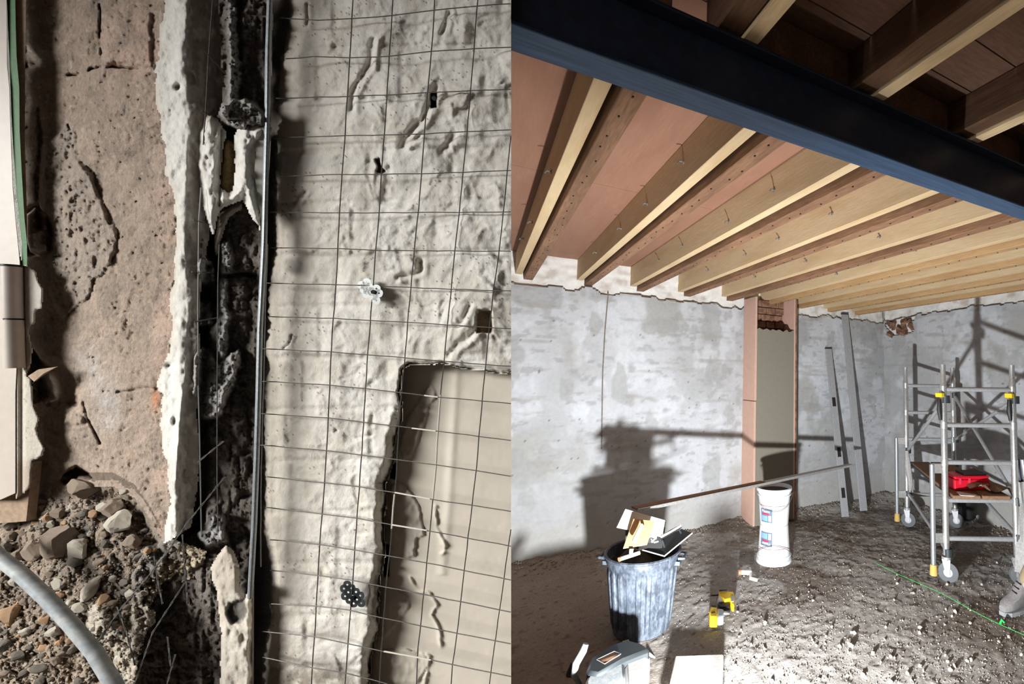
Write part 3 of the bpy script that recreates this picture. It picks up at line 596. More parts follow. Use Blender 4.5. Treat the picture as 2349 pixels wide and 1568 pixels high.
# ---------------- rubble
def rock_mesh(seed, sub=2, ang=9):
    rnd = random.Random(seed); bm = bmesh.new(); bmesh.ops.create_icosphere(bm, subdivisions=sub, radius=1)
    pl = [(Vector((rnd.gauss(0,1), rnd.gauss(0,1), rnd.gauss(0,1))).normalized(), rnd.uniform(.52,.85)) for _ in range(ang)]
    for v in bm.verts:
        for n, d in pl:
            e = v.co.dot(n)
            if e > d: v.co -= n*(e-d)
        v.co *= 1 + .09*mnoise.noise(v.co*2.3 + Vector((seed,0,0))) + .05*mnoise.noise(v.co*6.1 + Vector((0,seed,0)))
    me = bpy.data.meshes.new('rock'); bm.to_mesh(me); bm.free(); return me
protos = {}
def rock(kind, m, seed):
    k = (m, seed)
    if k not in protos:
        me = rock_mesh(seed, 3 if kind == 'big' else 2, 9 if kind == 'big' else 8); me.materials.append(M[m]); protos[k] = me
    return protos[k]
NB = Matrix((RT, UP, -FW)).transposed().to_4x4()
def ledge_z(u, v):
    i = int(np.clip((v+60)/ST, 0, NY-1)); j = int(np.clip((u+60)/ST, 0, NX-1)); return zl[i*NX+j]
def put_rock(u, v, ru, rv, m, seed, label, group=None, rot=0, dz=.35, kind='big', name='rubble_stone', cat='stone', rz=.8):
    o = bpy.data.objects.new(name, rock(kind, m, seed)); C.objects.link(o)
    z = ledge_z(u, v) + rv*dz
    Rm = Matrix.Rotation(rot, 4, 'Z'); S = Matrix.Diagonal((ru*K, rv*K, min(ru,rv)*rz*K, 1))
    o.matrix_world = Matrix.Translation(Vector(L(u, v, z))) @ NB @ Rm @ S @ Matrix.Rotation(seed*.7, 4, 'Z')
    return tag(o, label, cat, group)
put_rock(190,1120,36,30,'rub',11,'round brown stone sitting in the hole at the top of the rubble heap', rz=.7)
put_rock(277,1196,38,26,'rubpale',12,'pale angular stone, palest large one on the rubble heap', rot=-.5)
put_rock(137,1242,42,42,'rub',13,'largest brown stone in the middle left of the rubble heap', rot=.4, rz=.6)
put_rock(80,1262,24,30,'rub',14,'pinkish brown stone touching the left side of the largest stone', rot=.2)
put_rock(176,1262,18,30,'rubpale',21,'upright light stone on the right of the largest brown stone', rot=-.4)
put_rock(22,1410,28,27,'ruborange',15,'rounded orange tan stone at the left edge below the conduit', rz=.6)
put_rock(42,1272,22,14,'rub',16,'flat brown stone above the conduit near the left edge', rot=-.2)
put_rock(96,1158,30,7,'rub',17,'thin flat flake of stone lying under the frame', rot=.18)
put_rock(285,1126,9,9,'rubpale',18,'small white triangular chip near the top of the heap')
put_rock(262,1162,28,24,'rub',19,'brown stone just above the palest large stone')
put_rock(205,1350,36,16,'rubpale',20,'long pale leaning stone in the lower middle of the heap', rot=1.15)
put_rock(300,1244,17,20,'rub',22,'squarish brown stone below right of the palest large stone')
put_rock(124,1448,17,14,'rubpale',23,'cream stone just right of the conduit, low in the heap')
put_rock(174,1286,20,13,'rubg',24,'dark grey stone below the largest brown stone')
put_rock(238,1375,17,14,'ruborange',25,'orange tan stone above the pale plaster block', rot=.4)
put_rock(238,1166,17,15,'rubpale',26,'light stone left of the palest large stone', rot=.3)
put_rock(60,1448,14,12,'rubpale',27,'small pale stone beside the rounded orange stone')
big = [(190,1120,40),(277,1196,40),(137,1242,46),(80,1262,30),(22,1410,30),(262,1162,25),(205,1350,26)]
rnd = random.Random(5); n = 0; tries = 0
placed = []
while n < 250 and tries < 9000:
    tries += 1; u = rnd.uniform(0, 440); v = rnd.uniform(1110, 1568)
    lt = float(np.interp(u, [-60,0,60,100,150,200,260,310,345,372,420], [1215,1215,1195,1150,1125,1115,1115,1145,1195,1245,1250]))
    if v < lt or not inpoly(np.array([u]), np.array([v]), [(-10,1100),(340,1200),(372,1235),(330,1300),(340,1380),(300,1440),(262,1568),(-10,1568)])[0]: continue
    r = 4.5 + 11*rnd.random()**2.2
    if any(math.hypot(u-a, v-b) < (c + r)*.8 for a, b, c in big) or any(math.hypot(u-a, v-b) < (c+r)*.62 for a, b, c in placed): continue
    if u > 195 and v > 1395 and r > 7: continue
    placed.append((u, v, r)); n += 1
    mm = rnd.choice(['rub','rub','rubg','rub','rubpale','ruborange','rubg'])
    lb = {'rub':'small brown chunk of broken stone lying in the rubble heap','rubg':'small dark grey chunk of mortar lying in the rubble heap','rubpale':'small pale chunk of plaster lying in the rubble heap','ruborange':'small orange tan chunk lying in the rubble heap'}[mm]
    cu_ = 1279 + (u)*1.0 if u < 60 else 1315 + (u-47)*.95
    place = ('close under the window frame' if v < 1235 and u < 120 else 'at the top of the heap' if v < 1190 else 'beside the white plaster corner' if u > 300 and v < 1300 else
             'below the grey conduit' if v > cu_ + 10 else 'just above the grey conduit' if v > cu_ - 70 else 'beside the cream mortar lump' if u > 260 else 'around the largest brown stone' if u < 200 else 'in the middle of the heap')
    size = 'tiny' if r < 6 else 'small' if r < 9 else 'fist sized'
    lb = f"{size} {dict(rub='brown stone', rubg='dark grey mortar', rubpale='pale plaster', ruborange='orange tan')[mm]} chunk {place}"
    gq = f"{size} {dict(rub='brown', rubg='grey', rubpale='pale', ruborange='tan')[mm]} chunks {place}"
    put_rock(u, v, r*rnd.uniform(.9,1.3), r*rnd.uniform(.7,1.05), mm, rnd.randint(40,52), lb, gq, rnd.uniform(0,6), kind='small')
# countless grit: one object
def grit(name, pts, mm, label, seed, parent=None):
    rnd = random.Random(seed); vs = []; fs = []
    base = [(1,0,0),(-1,0,0),(0,1,0),(0,-1,0),(0,0,1),(0,0,-1)]; tri = [(0,2,4),(2,1,4),(1,3,4),(3,0,4),(2,0,5),(1,2,5),(3,1,5),(0,3,5)]
    for p, r in pts:
        n = len(vs); q = Matrix.Rotation(rnd.uniform(0,6), 3, Vector((rnd.gauss(0,1), rnd.gauss(0,1), rnd.gauss(0,1))).normalized())
        for b in base: vs.append(tuple(Vector(p) + q @ (Vector(b)*r*rnd.uniform(.6,1.2))))
        fs += [tuple(i+n for i in t) for t in tri]
    me = bpy.data.meshes.new(name); me.from_pydata(vs, [], fs); me.materials.append(M[mm]); o = mesh_obj(name, me, parent)
    return tag(o, label, 'gravel', kind='stuff')
for mm, sd, cnt in (('rub', 1, 1100), ('rubg', 2, 700), ('rubpale', 3, 450)):
    rnd = random.Random(sd); pts = []
    while len(pts) < cnt:
        u = rnd.uniform(-10, 470); v = rnd.uniform(1110, 1600)
        if not inpoly(np.array([u]), np.array([v]), [(-10,1200),(60,1185),(150,1120),(260,1118),(345,1200),(380,1240),(470,1262),(380,1335),(330,1390),(360,1405),(330,1470),(300,1600),(-10,1600)])[0]: continue
        r = rnd.uniform(1.2, 3.6); pts.append((L(u, v, ledge_z(u, v) + r*.4), r*K))
    grit('grit', pts, mm, {'rub':'brown grit between the stones of the rubble heap','rubg':'dark grey crumbs between the stones of the rubble heap','rubpale':'pale plaster crumbs between the stones of the rubble heap'}[mm], sd)
# ================================================================== ROOM
YB, XR, ZC = 4.45, 4.75, 2.655
# ---------------- floor
def floor_h(X, Y):
    h = fbm(X*1.3, Y*1.3, 201, 4)*.014 + fbm(X*6, Y*6, 202, 4)*.006 + np.maximum(0, fbm(X*18, Y*18, 203, 3))*.009
    h += (ridge((X*.8+Y*.6)*5, (Y*.8-X*.6)*22, 204, 3)-.55)*.008
    h += .055*sst(.30, .0, YB - Y)*(.6+.5*fbm(X*4, Y*4, 205, 3)) + .06*sst(.35, .0, XR - X)*(.6+.5*fbm(X*4, Y*4, 206, 3))
    h += .045*np.exp(-(((X-2.35)/.25)**2 + ((Y-4.2)/.28)**2))
    return h - .012
def fh(x, y): return float(floor_h(np.array([x]), np.array([y]))[0])
sx = np.linspace(-.2, XR+.02, 400); sy = np.concatenate([np.linspace(1.2, 3.0, 190), np.linspace(3.008, YB+.02, 120)])
X, Y = np.meshgrid(sx, sy); X = X.ravel(); Y = Y.ravel(); Z = floor_h(X, Y)
tn = fbm(X*2.2, Y*2.2, 211, 5)*.5+.5; tn2 = fbm(X*9, Y*9, 212, 4)*.5+.5
cf = lerp(np.tile(col(.30,.28,.26), (X.size,1)), col(.47,.45,.425), tn2)
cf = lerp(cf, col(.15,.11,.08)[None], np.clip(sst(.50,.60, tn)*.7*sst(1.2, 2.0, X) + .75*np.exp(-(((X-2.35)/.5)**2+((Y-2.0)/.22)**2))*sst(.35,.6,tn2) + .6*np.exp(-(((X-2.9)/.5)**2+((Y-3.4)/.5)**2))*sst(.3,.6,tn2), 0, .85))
cf = lerp(cf, col(.24,.17,.115)[None], sst(1.3, .7, X)*.75)  # shadow over the left floor painted as a browner tone
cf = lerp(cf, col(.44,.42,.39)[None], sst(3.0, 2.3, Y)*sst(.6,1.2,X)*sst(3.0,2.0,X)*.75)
cf = lerp(cf, col(.66,.60,.53)[None], (vn(X*46, Y*46, 213) > .88)*.55*(X > .9))
cf = lerp(cf, col(.12,.08,.055)[None], (vn(X*38, Y*38, 214) > .86)*.6)
flo = empty('floor', (2, 3, 0)); tag(flo, kind='structure')
field('dirt_surface', np.stack([X, Y, Z], 1), np.ones(X.size, bool), cf, M['floor'], len(sx), len(sy), flo)
mb = MB(); mb.box((-5.0, -2.2, -.2), (XR+.1, 1.21, -.012)); mb.box((-5.0, 1.21, -.2), (-.19, YB+.1, -.012)); mb.box((-.19, 1.21, -.2), (XR+.1, YB+.1, -.09))
mb.build('ground', mat('packed_dirt', (.27,.22,.18), .95, var=.25, vscale=10, bump=.6, bscale=40), flo)
# ---------------- cement rendered walls
def render_wall(parent, axis, a0, a1, top, seed, holes=()):
    st = .014; aa = np.arange(a0, a1+st, st); zz = np.arange(-.02, 2.60, st)
    A, Zz = np.meshgrid(aa, zz); A = A.ravel(); Zz = Zz.ravel()
    rel = fbm(A*1.6, Zz*1.6, seed, 4)*.008 + fbm(A*9, Zz*9, seed+1, 4)*.0028 + .004*np.exp(-((Zz % .7 - .3)/.02)**2)*vn(A*3, Zz*3, seed+9)
    t = top(A) + (fbm(A*7, A*0+3, seed+2, 5)*.05)
    keep = Zz < t
    for h in holes: keep &= ~inpoly(A + fbm(A*14, Zz*14, seed+3, 3)*.03, Zz + fbm(A*14, Zz*14, seed+4, 3)*.02, h)
    n1 = fbm(A*1.5, Zz*1.2, seed+5, 5)*.5+.5; n2 = fbm(A*5, Zz*4, seed+6, 5)*.5+.5; n3 = fbm(A*2.3, Zz*16, seed+7, 4)*.5+.5
    c = lerp(np.tile(col(.40,.41,.42), (A.size,1)), col(.52,.54,.57), sst(.35,.65,n1))
    c = lerp(c, col(.27,.28,.29)[None], sst(.62,.70, fbm(A*11, Zz*24, seed+21, 4)*.5+.5)*.5*sst(.4,.6,n1+.1))
    c = lerp(c, col(.62,.65,.69)[None], sst(.56,.72,n2)*.6*sst(.3,1.2,Zz))
    c = lerp(c, col(.37,.37,.35)[None], sst(.58,.74, fbm(A*2.6, Zz*2.2, seed+8, 5)*.5+.5)*.75)
    c = lerp(c, col(.33,.335,.33)[None], sst(.60,.66, fbm(A*4.2+9, Zz*3.4, seed+11, 4)*.5+.5)*.6)
    c = lerp(c, col(.33,.32,.30)[None], sst(.63,.8,n3)*.6)
    c = lerp(c, col(.40,.395,.375)[None], sst(.42,.12, Zz + .12*fbm(A*3, Zz*3, seed+12, 4))*.85)
    c = lerp(c, col(.12,.11,.10)[None], ((vn(A*60, Zz*60, seed+13) > .975)&(n3 > .5))*.8)
    z0 = (rel-.0)
    if axis == 'y': P = np.stack([A, YB - z0, Zz], 1); nx = len(aa)
    else: P = np.stack([XR - z0, YB + .0 - A, Zz], 1); nx = len(aa)
    # order so that faces look into the room does not matter for two sided shading
    o = field('cement_render', P, keep, c, M['render'], nx, len(zz), parent)
    # broken top lip with real thickness
    mb = MB(); k = 0
    tt_ = np.interp(np.arange(a0, a1, .02), aa, (top(aa) + fbm(aa*7, aa*0+3, seed+2, 5)*.05))
    rr = random.Random(seed)
    xs = np.arange(a0, a1, .02)
    for i in range(len(xs)-1):
        za, zb2 = tt_[i]-.012, tt_[i+1]-.012; d0, d1 = .004, -.03
        if axis == 'y': q = lambda a, z, d: (a, YB - d, z)
        else: q = lambda a, z, d: (XR - d, YB - a, z)
        mb.add([q(xs[i], za, d0), q(xs[i+1], zb2, d0), q(xs[i+1], zb2, d1), q(xs[i], za, d1)], [(0,1,2,3)])
    mb.build('render_edge', M['render_edge'], parent, auto=False)
    return o
M['render_edge'] = mat('broken_render_edge', (.24,.21,.18), .95, var=.3, vscale=20, bump=.8, bscale=50)
wb = empty('wall_back', (2, YB, 0)); tag(wb, kind='structure')
topb = lambda a: 2.405 - .018*a + .0*a
render_wall(wb, 'y', .02, XR+.01, lambda a: 2.378 - .006*a, 301)
def masonry(parent, axis, a0, a1, z0, z1, dpt, seed):
    st = .018; aa = np.arange(a0, a1+st, st); zz = np.arange(z0, z1+st, st); A, Zz = np.meshgrid(aa, zz); A = A.ravel(); Zz = Zz.ravel()
    rel = fbm(A*6, Zz*9, seed, 4)*.018 + (ridge(A*5, Zz*10, seed+1, 3)-.5)*.02 - dpt
    P = np.stack([A, YB - rel, Zz], 1) if axis == 'y' else np.stack([XR - rel, YB - A, Zz], 1)
    c = lerp(np.tile(col(.80,.79,.76), (A.size,1)), col(.58,.53,.47), sst(.55,.8, fbm(A*9, Zz*12, seed+2, 4)*.5+.5))
    field('limewashed_masonry', P, np.ones(A.size, bool), c, M['render'], len(aa), len(zz), parent)
masonry(wb, 'y', .02, XR+.02, 2.2, 2.70, .035, 401)
mb = MB(); mb.box((-5.0, YB+.09, -.1), (XR+.3, YB+.3, 2.9)); mb.box((-5.0, YB+.01, -.1), (.03, YB+.2, 2.9)); mb.build('masonry_core', M['white_rough'], wb)
# vertical render joint
mb = MB(); mb.tube([(1.02, YB-.002, .9), (1.005, YB-.004, 1.6), (1.012, YB-.003, 2.0), (1.03, YB-.004, 2.37)], .006, 5); mb.build('render_joint', M['render_edge'], wb)
wr = empty('wall_right', (XR, 2, 0)); tag(wr, kind='structure')
render_wall(wr, 'x', 0, 3.2, lambda a: 2.37 + .015*a, 501, holes=[[(.04,2.46),(.04,2.30),(.10,2.24),(.14,2.16),(.42,2.155),(.52,2.20),(.50,2.32),(.58,2.46)]])
masonry(wr, 'x', 0, 3.2, 2.10, 2.70, .045, 601)
hb = MB(); rnd = random.Random(3)
for i in range(26):
    y = YB - rnd.uniform(.10,.48); z = rnd.uniform(2.17, 2.34); s = rnd.uniform(.012,.035)
    hb.box((-s*1.3,-s*1.5,-s*.6), (s,s*1.5,s*.6), Matrix.Translation((XR+.01, y, z)) @ Matrix.Rotation(rnd.uniform(0,3), 4, Vector((1,rnd.uniform(-1,1),.4)).normalized()))
tag(hb.build('exposed_rubble', M['rust'], wr), 'dark broken brick in the hole below the joists', kind='stuff')
mb = MB(); mb.box((XR+.1, -2.2, -.1), (XR+.3, YB+.3, 2.9)); mb.box((XR-.02, -2.2, -.1), (XR+.2, YB-3.15, 2.9)); mb.build('masonry_core', M['white_rough'], wr)
wl = MB(); wl.box((-5.2, -2.2, -.1), (-5.0, YB+.3, 2.9)); tag(wl.build('wall_side', M['white_rough']), kind='structure')
# ---------------- ceiling boards
ce = empty('ceiling', (1.5, 2, ZC)); tag(ce, kind='structure')
for (a, b) in ((-5.0,-1.2),(-1.2,.02),(.02,1.24),(1.24,2.46),(2.46,3.68),(3.68,XR+.1)):
    for y0, y1 in ((1.13, 2.6), (2.603, YB+.1)):
        mb = MB(); mb.box((a+.002, y0, ZC), (b-.002, y1, ZC+.018)); mb.build('plywood_sheet', M['ply'], ce)
mb = MB(); mb.box((-5.0, -2.2, ZC), (-.6, 1.13, ZC+.02)); mb.build('plywood_sheet', M['ply'], ce)
for k in range(20):
    y0 = 1.128 - (k+1)*.165; mb = MB(); mb.box((-.6, y0+.003, ZC), (XR+.1, y0+.163, ZC+.02)); mb.build('shaded_ceiling_board', M['shaded_board'], ce)  # near ceiling cut into boards, in the colour darkened for shade
# ---------------- joists: new timber bolted beside an old one
names = ['first','second','third','fourth','fifth','sixth','seventh','eighth','ninth']
jx = [.25,.752,1.245,1.745,2.25,2.75,3.22,3.70,4.18]
rnd = random.Random(8)
where = ['far left doubled joist, at the edge of the near wall','doubled joist with the widest dark side, left of centre','doubled joist beside the wide pink plywood strip','doubled joist with two bolts above the grey wall','doubled joist ending above the pink boxed column','doubled joist running to the boxed column top','doubled joist over the leaning aluminium bars','second doubled joist from the right wall','doubled joist nearest the right wall']
for i, x in enumerate(jx):
    j = empty('ceiling_joist', (x, 2.8, 2.45)); tag(j, where[i] + ', far side of the beam', 'joist', 'doubled joists beyond the beam')
    z0 = 2.460 + rnd.uniform(-.004,.004); y0 = 1.085
    nm = M['new_wood']
    mb = MB(); mb.box((x, y0, z0), (x+.052, YB+.04, ZC-.001)); mb.build('new_timber', nm if i != 3 else nm, j, bevel=.002)
    mb = MB(); mb.box((x+.066, y0, z0-.040), (x+.138, YB+.04, ZC-.001)); mb.build('old_timber', M['old_wood' if i < 5 else 'mid_wood'], j, bevel=.003)
    nb = [1.9, 2.5, 3.1, 3.75] if i in (1,2,3) else [2.1, 3.0, 3.8]
    for k, yy in enumerate(nb):
        yy += rnd.uniform(-.15,.15); zz = z0 + rnd.uniform(.05,.12)
        b = MB(); b.tube([(x+.002, yy, zz), (x-.020, yy, zz), (x-.028, yy+.003, zz-.012)], .0035, 6); b.tube([(x-.001, yy, zz), (x-.004, yy, zz)], .010, 10); b.build('bolt', M['washer'], j)
    # trimmed lath nails on the old underside
    b = MB()
    for k in range(26):
        yy = y0 + .1 + k*.125 + rnd.uniform(-.03,.03); xx = x + .105 + rnd.uniform(-.015,.015); b.box((xx-.0025, yy-.004, z0-.044), (xx+.0025, yy+.004, z0-.039))
    tag(b.build('nail_stub', M['dark'], j), kind='stuff')
near_names = ['joist crossing the top edge left of centre, near side of the beam','broad joist crossing the top right corner, near side of the beam','joist at the right edge just above the beam, near side of the beam','joist outside the top right corner, near side of the beam']
for i, x in enumerate((.50, .985, 1.50, 2.01)):
    j = empty('ceiling_joist', (x, 0, 2.45)); tag(j, near_names[i], 'joist', 'joists on the near side of the beam')
    mb = MB(); mb.box((x, -1.9, 2.525), (x+.068, 1.12, ZC-.001)); mb.build('old_timber', M['shaded_wood'], j, bevel=.003)
    mb = MB(); mb.box((x+.071, -1.9, 2.514), (x+.118, 1.12, ZC-.001)); mb.build('new_timber', M['pale_edge'], j, bevel=.002)
    b = MB(); b.tube([(x-.001,.6,2.56),(x-.015,.6,2.56)], .006, 8); b.build('bolt', M['washer'], j)
# noggings between the joists above the beam
for i, (a, b) in enumerate(((.62,.98),(1.105,1.495),(1.62,2.005))):
    mb = MB(); mb.box((a, 1.06, 2.514), (b, 1.10, ZC-.002))
    tag(mb.build('nogging', M['old_wood'], None, bevel=.002), ['brown cross timber above the middle of the beam','brown cross timber right of the broad joist above the beam','brown cross timber at the right edge above the beam'][i], 'timber')
# ---------------- steel beam
be = empty('steel_beam', (1, 1.09, 2.32)); tag(be, 'black steel beam with a blue lit lower flange crossing under the joists', 'beam')
def yb(x): return 1.04 - .018*x
def bar(y0, y1, z0, z1, nm):
    mb = MB(); xa, xb_ = -.02, XR+.12
    v = [(xa, yb(xa)+y0, z0), (xb_, yb(xb_)+y0, z0), (xb_, yb(xb_)+y1, z0), (xa, yb(xa)+y1, z0)]
    mb.prism(v, (0,0,z1-z0)); mb.build(nm, M['lit_steel' if nm == 'lower_flange' else 'steel'], be, bevel=.002)
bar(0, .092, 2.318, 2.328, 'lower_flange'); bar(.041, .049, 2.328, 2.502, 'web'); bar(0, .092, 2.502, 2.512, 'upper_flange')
# ---------------- boxed column on the back wall
bxc = empty('boxed_column', (2.8, YB, 0)); tag(bxc, 'boxed column with pink side boards and an olive grey front, open at the top', 'boxed column')
Yf = 4.19
mb = MB(); mb.box((2.515, Yf, .02), (2.54, YB, 1.32)); mb.build('side_board', M['pinkboard'], bxc, bevel=.003)
mb = MB(); mb.box((2.518, Yf, 1.326), (2.543, YB, 2.45)); mb.build('side_board', M['pinkboard'], bxc, bevel=.003)
mb = MB(); mb.prism([(3.03, Yf+.0, .02), (3.03, YB, .02), (3.03, YB, 2.5), (3.03, Yf, 2.5)], (.022,0,0)); mb.build('side_board', M['pinkboard'], bxc)
mb = MB(); mb.box((3.05, Yf-.004, .02), (3.068, Yf+.05, 2.46)); mb.build('edge_batten', M['rust'], bxc)
jg = [(2.542 + i*.0244, 2.10 + .012*math.sin(i*1.7) + random.uniform(-.008,.008)) for i in range(21)]
mb = MB(); mb.prism([(2.542, Yf, .02), (3.03, Yf, .02)] + [(a, Yf, z) for a, z in reversed(jg)], (0,.012,0)); mb.build('front_board', M['olive'], bxc)
mb = MB(); rnd = random.Random(2)
for r_ in range(6):
    for c_ in range(4):
        x0 = 2.55 + c_*.12 + (r_ % 2)*.05; b = MB(); b.box((x0, YB-.055+rnd.uniform(-.02,.02), 1.98+r_*.08), (min(x0+.112, 3.02), YB-.002, 2.052+r_*.08)); b.build('brick', M['rust'], bxc, bevel=.004)
# ---------------- leaning straightedges
def lean(name, b0, t0, wdt, m, label, slots=(), th=.02):
    root = empty(name, b0); tag(root, label, 'straightedge' if 'bar' in name else 'level')
    b0 = Vector(b0); t0 = Vector(t0); ax = (t0-b0).normalized(); side = Vector((1,-.25,0)); side = (side - ax*side.dot(ax)).normalized(); nn = side.cross(ax).normalized()
    mb = MB(); h = side*wdt/2; mb.prism([b0-h, b0+h, t0+h, t0-h], nn*-th); mb.build('bar', m, root, bevel=.002)
    for s in slots:
        c = b0.lerp(t0, s); q = MB(); q.prism([c-h*.5-ax*.055, c+h*.5-ax*.055, c+h*.5+ax*.055, c-h*.5+ax*.055], nn*(.003)); q.build('hand_slot', M['dark'], root)
        q = MB(); q.prism([c-h*.5-ax*.055 - nn*th, c+h*.5-ax*.055 - nn*th, c+h*.5+ax*.055 - nn*th, c-h*.5+ax*.055 - nn*th], nn*(-.003)); q.build('hand_slot', M['dark'], root)
    q = MB(); q.prism([t0-h*1.05, t0+h*1.05, t0+h*1.05+ax*.012, t0-h*1.05+ax*.012], nn*-th*1.05); q.build('end_cap', M['dark'], root)
lean('spirit_level', (3.605, 3.97, .01), (3.735, 4.42, 1.94), .088, M['alu_flat'], 'shorter grey aluminium level with two black hand slots leaning on the wall', (.13,.36,.66)[:3])
lean('feather_edge_bar', (3.95, 4.03, .01), (4.02, 4.43, 2.40), .095, M['alu_flat'], 'taller aluminium straightedge leaning on the wall, reaching the joists', ())
# ---------------- buckets
def bucket(z0, inv, label, handle_pts):
    bx, by = 2.28, 3.435
    root = empty('bucket', (bx, by, z0)); tag(root, label, 'bucket')
    Hh = .318; f = (lambda z: z0 + Hh - z) if inv else (lambda z: z0 + z)
    mb = MB(); prof = [(.001,.004),(.122,0),(.126,.006),(.140,.25),(.150,.252),(.153,.262),(.141,.264),(.146,.285),(.155,.288),(.158,.312),(.150,.318),(.146,.312),(.120,.02),(.001,.012)]
    mb.lathe([(r, f(z)) for r, z in prof], (bx, by, 0), 40); mb.build('tub', M['bucket'], root, True)
    # label wraps round the front-left
    vd = math.atan2(-by, -bx)
    def patch(nm, m, a0, a1, za, zb3, r=.0015, nseg=8):
        mb = MB(); 
        for i in range(nseg):
            p = []
            for a, z in ((a0+(a1-a0)*i/nseg, za), (a0+(a1-a0)*(i+1)/nseg, za), (a0+(a1-a0)*(i+1)/nseg, zb3), (a0+(a1-a0)*i/nseg, zb3)):
                rr = .1265 + .0135*(z/.25) + r; t = vd + a; p.append((bx+rr*math.cos(t), by+rr*math.sin(t), f(z)))
            mb.add(p, [(0,1,2,3)])
        return mb.build(nm, m, root, True, auto=False)
    lo = (-1.05, -.10)
    s = 1
    patch('label', M['blueprint'], -1.0, -.12, .04, .155)
    patch('label_picture', M['lightblue'], -.95, -.45, .05, .095, .0022)
    patch('label_band', M['redline'], -.85, -.35, .105, .118, .0024)
    patch('label_figure', M['white'], -.38, -.2, .05, .098, .0022)
    patch('red_line', M['redline'], -1.15, .75, .176, .180, .0016, 20)
    # the word on the label
    cu = bpy.data.curves.new('t', 'FONT'); cu.body = 'Plaster'; cu.size = .032; cu.extrude = .0003; cu.align_x = 'CENTER'
    to = bpy.data.objects.new('t', cu); C.objects.link(to); bpy.context.view_layer.update()
    me = bpy.data.meshes.new_from_object(to.evaluated_get(bpy.context.evaluated_depsgraph_get())); bpy.data.objects.remove(to)
    for v in me.vertices:
        s_ = -1 if inv else 1
        zz = .124 + v.co.y; rr = .1265 + .0135*(zz/.25) + .0028 + v.co.z
        t = vd - .56 + v.co.x/.135*s_*(1)
        v.co = Vector((bx+rr*math.cos(t), by+rr*math.sin(t), f(zz)))
    me.materials.clear(); me.materials.append(M['white']); mesh_obj('label_text', me, root)
    q = MB(); pts = []
    for k in range(21):
        t = -1.5 + 3.0*k/20; zz = .27 - .13*math.cos(t/1.5*PI/2)
        rr = .160; pts.append((bx+rr*math.cos(vd+t), by+rr*math.sin(vd+t), f(zz)))
    q.tube(pts, .0022, 6); q.build('wire_handle', M['wire'], root)
bucket(fh(2.28,3.435)-.004, True, 'upside down white plaster bucket standing on the dirt floor', None)
bucket(fh(2.28,3.435)+.316, False, 'upright white plaster bucket on top of the upside down one', None)
mb = MB(); mb.lathe([(.001,fh(2.28,3.435)+.316+.285),(.142,fh(2.28,3.435)+.316+.285),(.142,fh(2.28,3.435)+.316+.27)], (2.28,3.435,0), 24); tag(mb.build('mortar_fill', M['mortar']), 'dark mortar filling the upper bucket', 'mortar')
# long straightedge lying across bin and buckets
se = empty('straightedge', (2.2, 3.4, .66)); tag(se, 'long aluminium straightedge lying across the bin tools and the bucket stack', 'straightedge')
a = Vector((.92, 3.04, .706)); b = Vector((3.46, 3.71, .642)); ax = (b-a).normalized(); sd = Vector((-ax.y, ax.x, 0)).normalized(); upv = Vector((0,0,1))
mb = MB(); mb.prism([a-sd*.045, b-sd*.045, b+sd*.045, a+sd*.045], upv*.012); mb.build('blade', M['alu_flat'], se, bevel=.002)
mb = MB(); mb.prism([a-sd*.047, b-sd*.047, b-sd*.038, a-sd*.038], upv*.02); mb.build('edge_rib', M['alu'], se)
mb = MB(); c0 = a.lerp(b, .47); mb.prism([a-sd*.03+upv*.012, c0-sd*.02+upv*.012, c0+sd*.035+upv*.012, a+sd*.04+upv*.012], upv*.009); tag(mb.build('dried_mortar', M['card'], se), 'brown dried mortar caked on the blade')
# ---------------- ribbed bin
BX, BY = .965, 2.97; bz = fh(BX, BY)
bn = empty('rubbish_bin', (BX, BY, 0)); tag(bn, 'black ribbed plastic bin covered in pale plaster dust, full of tools', 'bin')
def ribs(r, z, q):
    k = math.cos(q*22); t = min(1, max(0, (z-.04)/.03)) * min(1, max(0, (.405-z)/.02))
    return r + (.011*max(-.5, min(.6, k*1.8)))*t
prof = [(.001,.0),(.160,.0),(.176,.012),(.180,.04)] + [(.180 + .036*i/12, .04 + .365*i/12) for i in range(1, 13)] + [(.221,.42),(.226,.435),(.226,.462),(.238,.470),(.240,.480),(.232,.486),(.222,.480),(.214,.40),(.19,.2),(.172,.03),(.001,.02)]
mb = MB(); mb.lathe(prof, (BX, BY, bz), 272, rf=lambda r, z, q: ribs(r, z-0, q) if r > .17 and z < .42 else r); mb.build('tub', M['plastic_bin'], bn, True)
for sgn in (-1, 1):
    d = Vector((RT[0], RT[1], 0)).normalized()*sgn; t = Vector((-d.y, d.x, 0)); c = Vector((BX, BY, bz+.445)) + d*.232
    mb = MB(); mb.tube([c - t*.05, c - t*.045 + d*.035, c + t*.045 + d*.035, c + t*.05], .009, 8); mb.box((-.03,-.05,-.012), (.012,.05,.012), Matrix.Translation(c + Vector((0,0,-.03))) @ Matrix.Rotation(math.atan2(d.y, d.x), 4, 'Z')); mb.build('handle', M['plastic_bin'], bn, True)
mb = MB(); rnd = random.Random(4); pr_ = [(.001,.52),(.07,.515),(.12,.47),(.18,.41),(.212,.40)]
mb.lathe(pr_, (BX, BY, bz), 30, rf=lambda r, z, q: r); o = mb.build('mortar', M['mortar']); tag(o, 'dark mortar heap added inside the ribbed bin, out of view, for its shadow', 'mortar')  # heap added behind the tools to make their wall shadow solid
def hexplate(name, px, ds, th, m, parent=None, bevel=.0015):
    pts = [Vector(W(x, y, d)) for (x, y), d in zip(px, ds)]; mb = MB(); mb.plate(pts, th); return mb.build(name, m, parent, bevel=bevel)
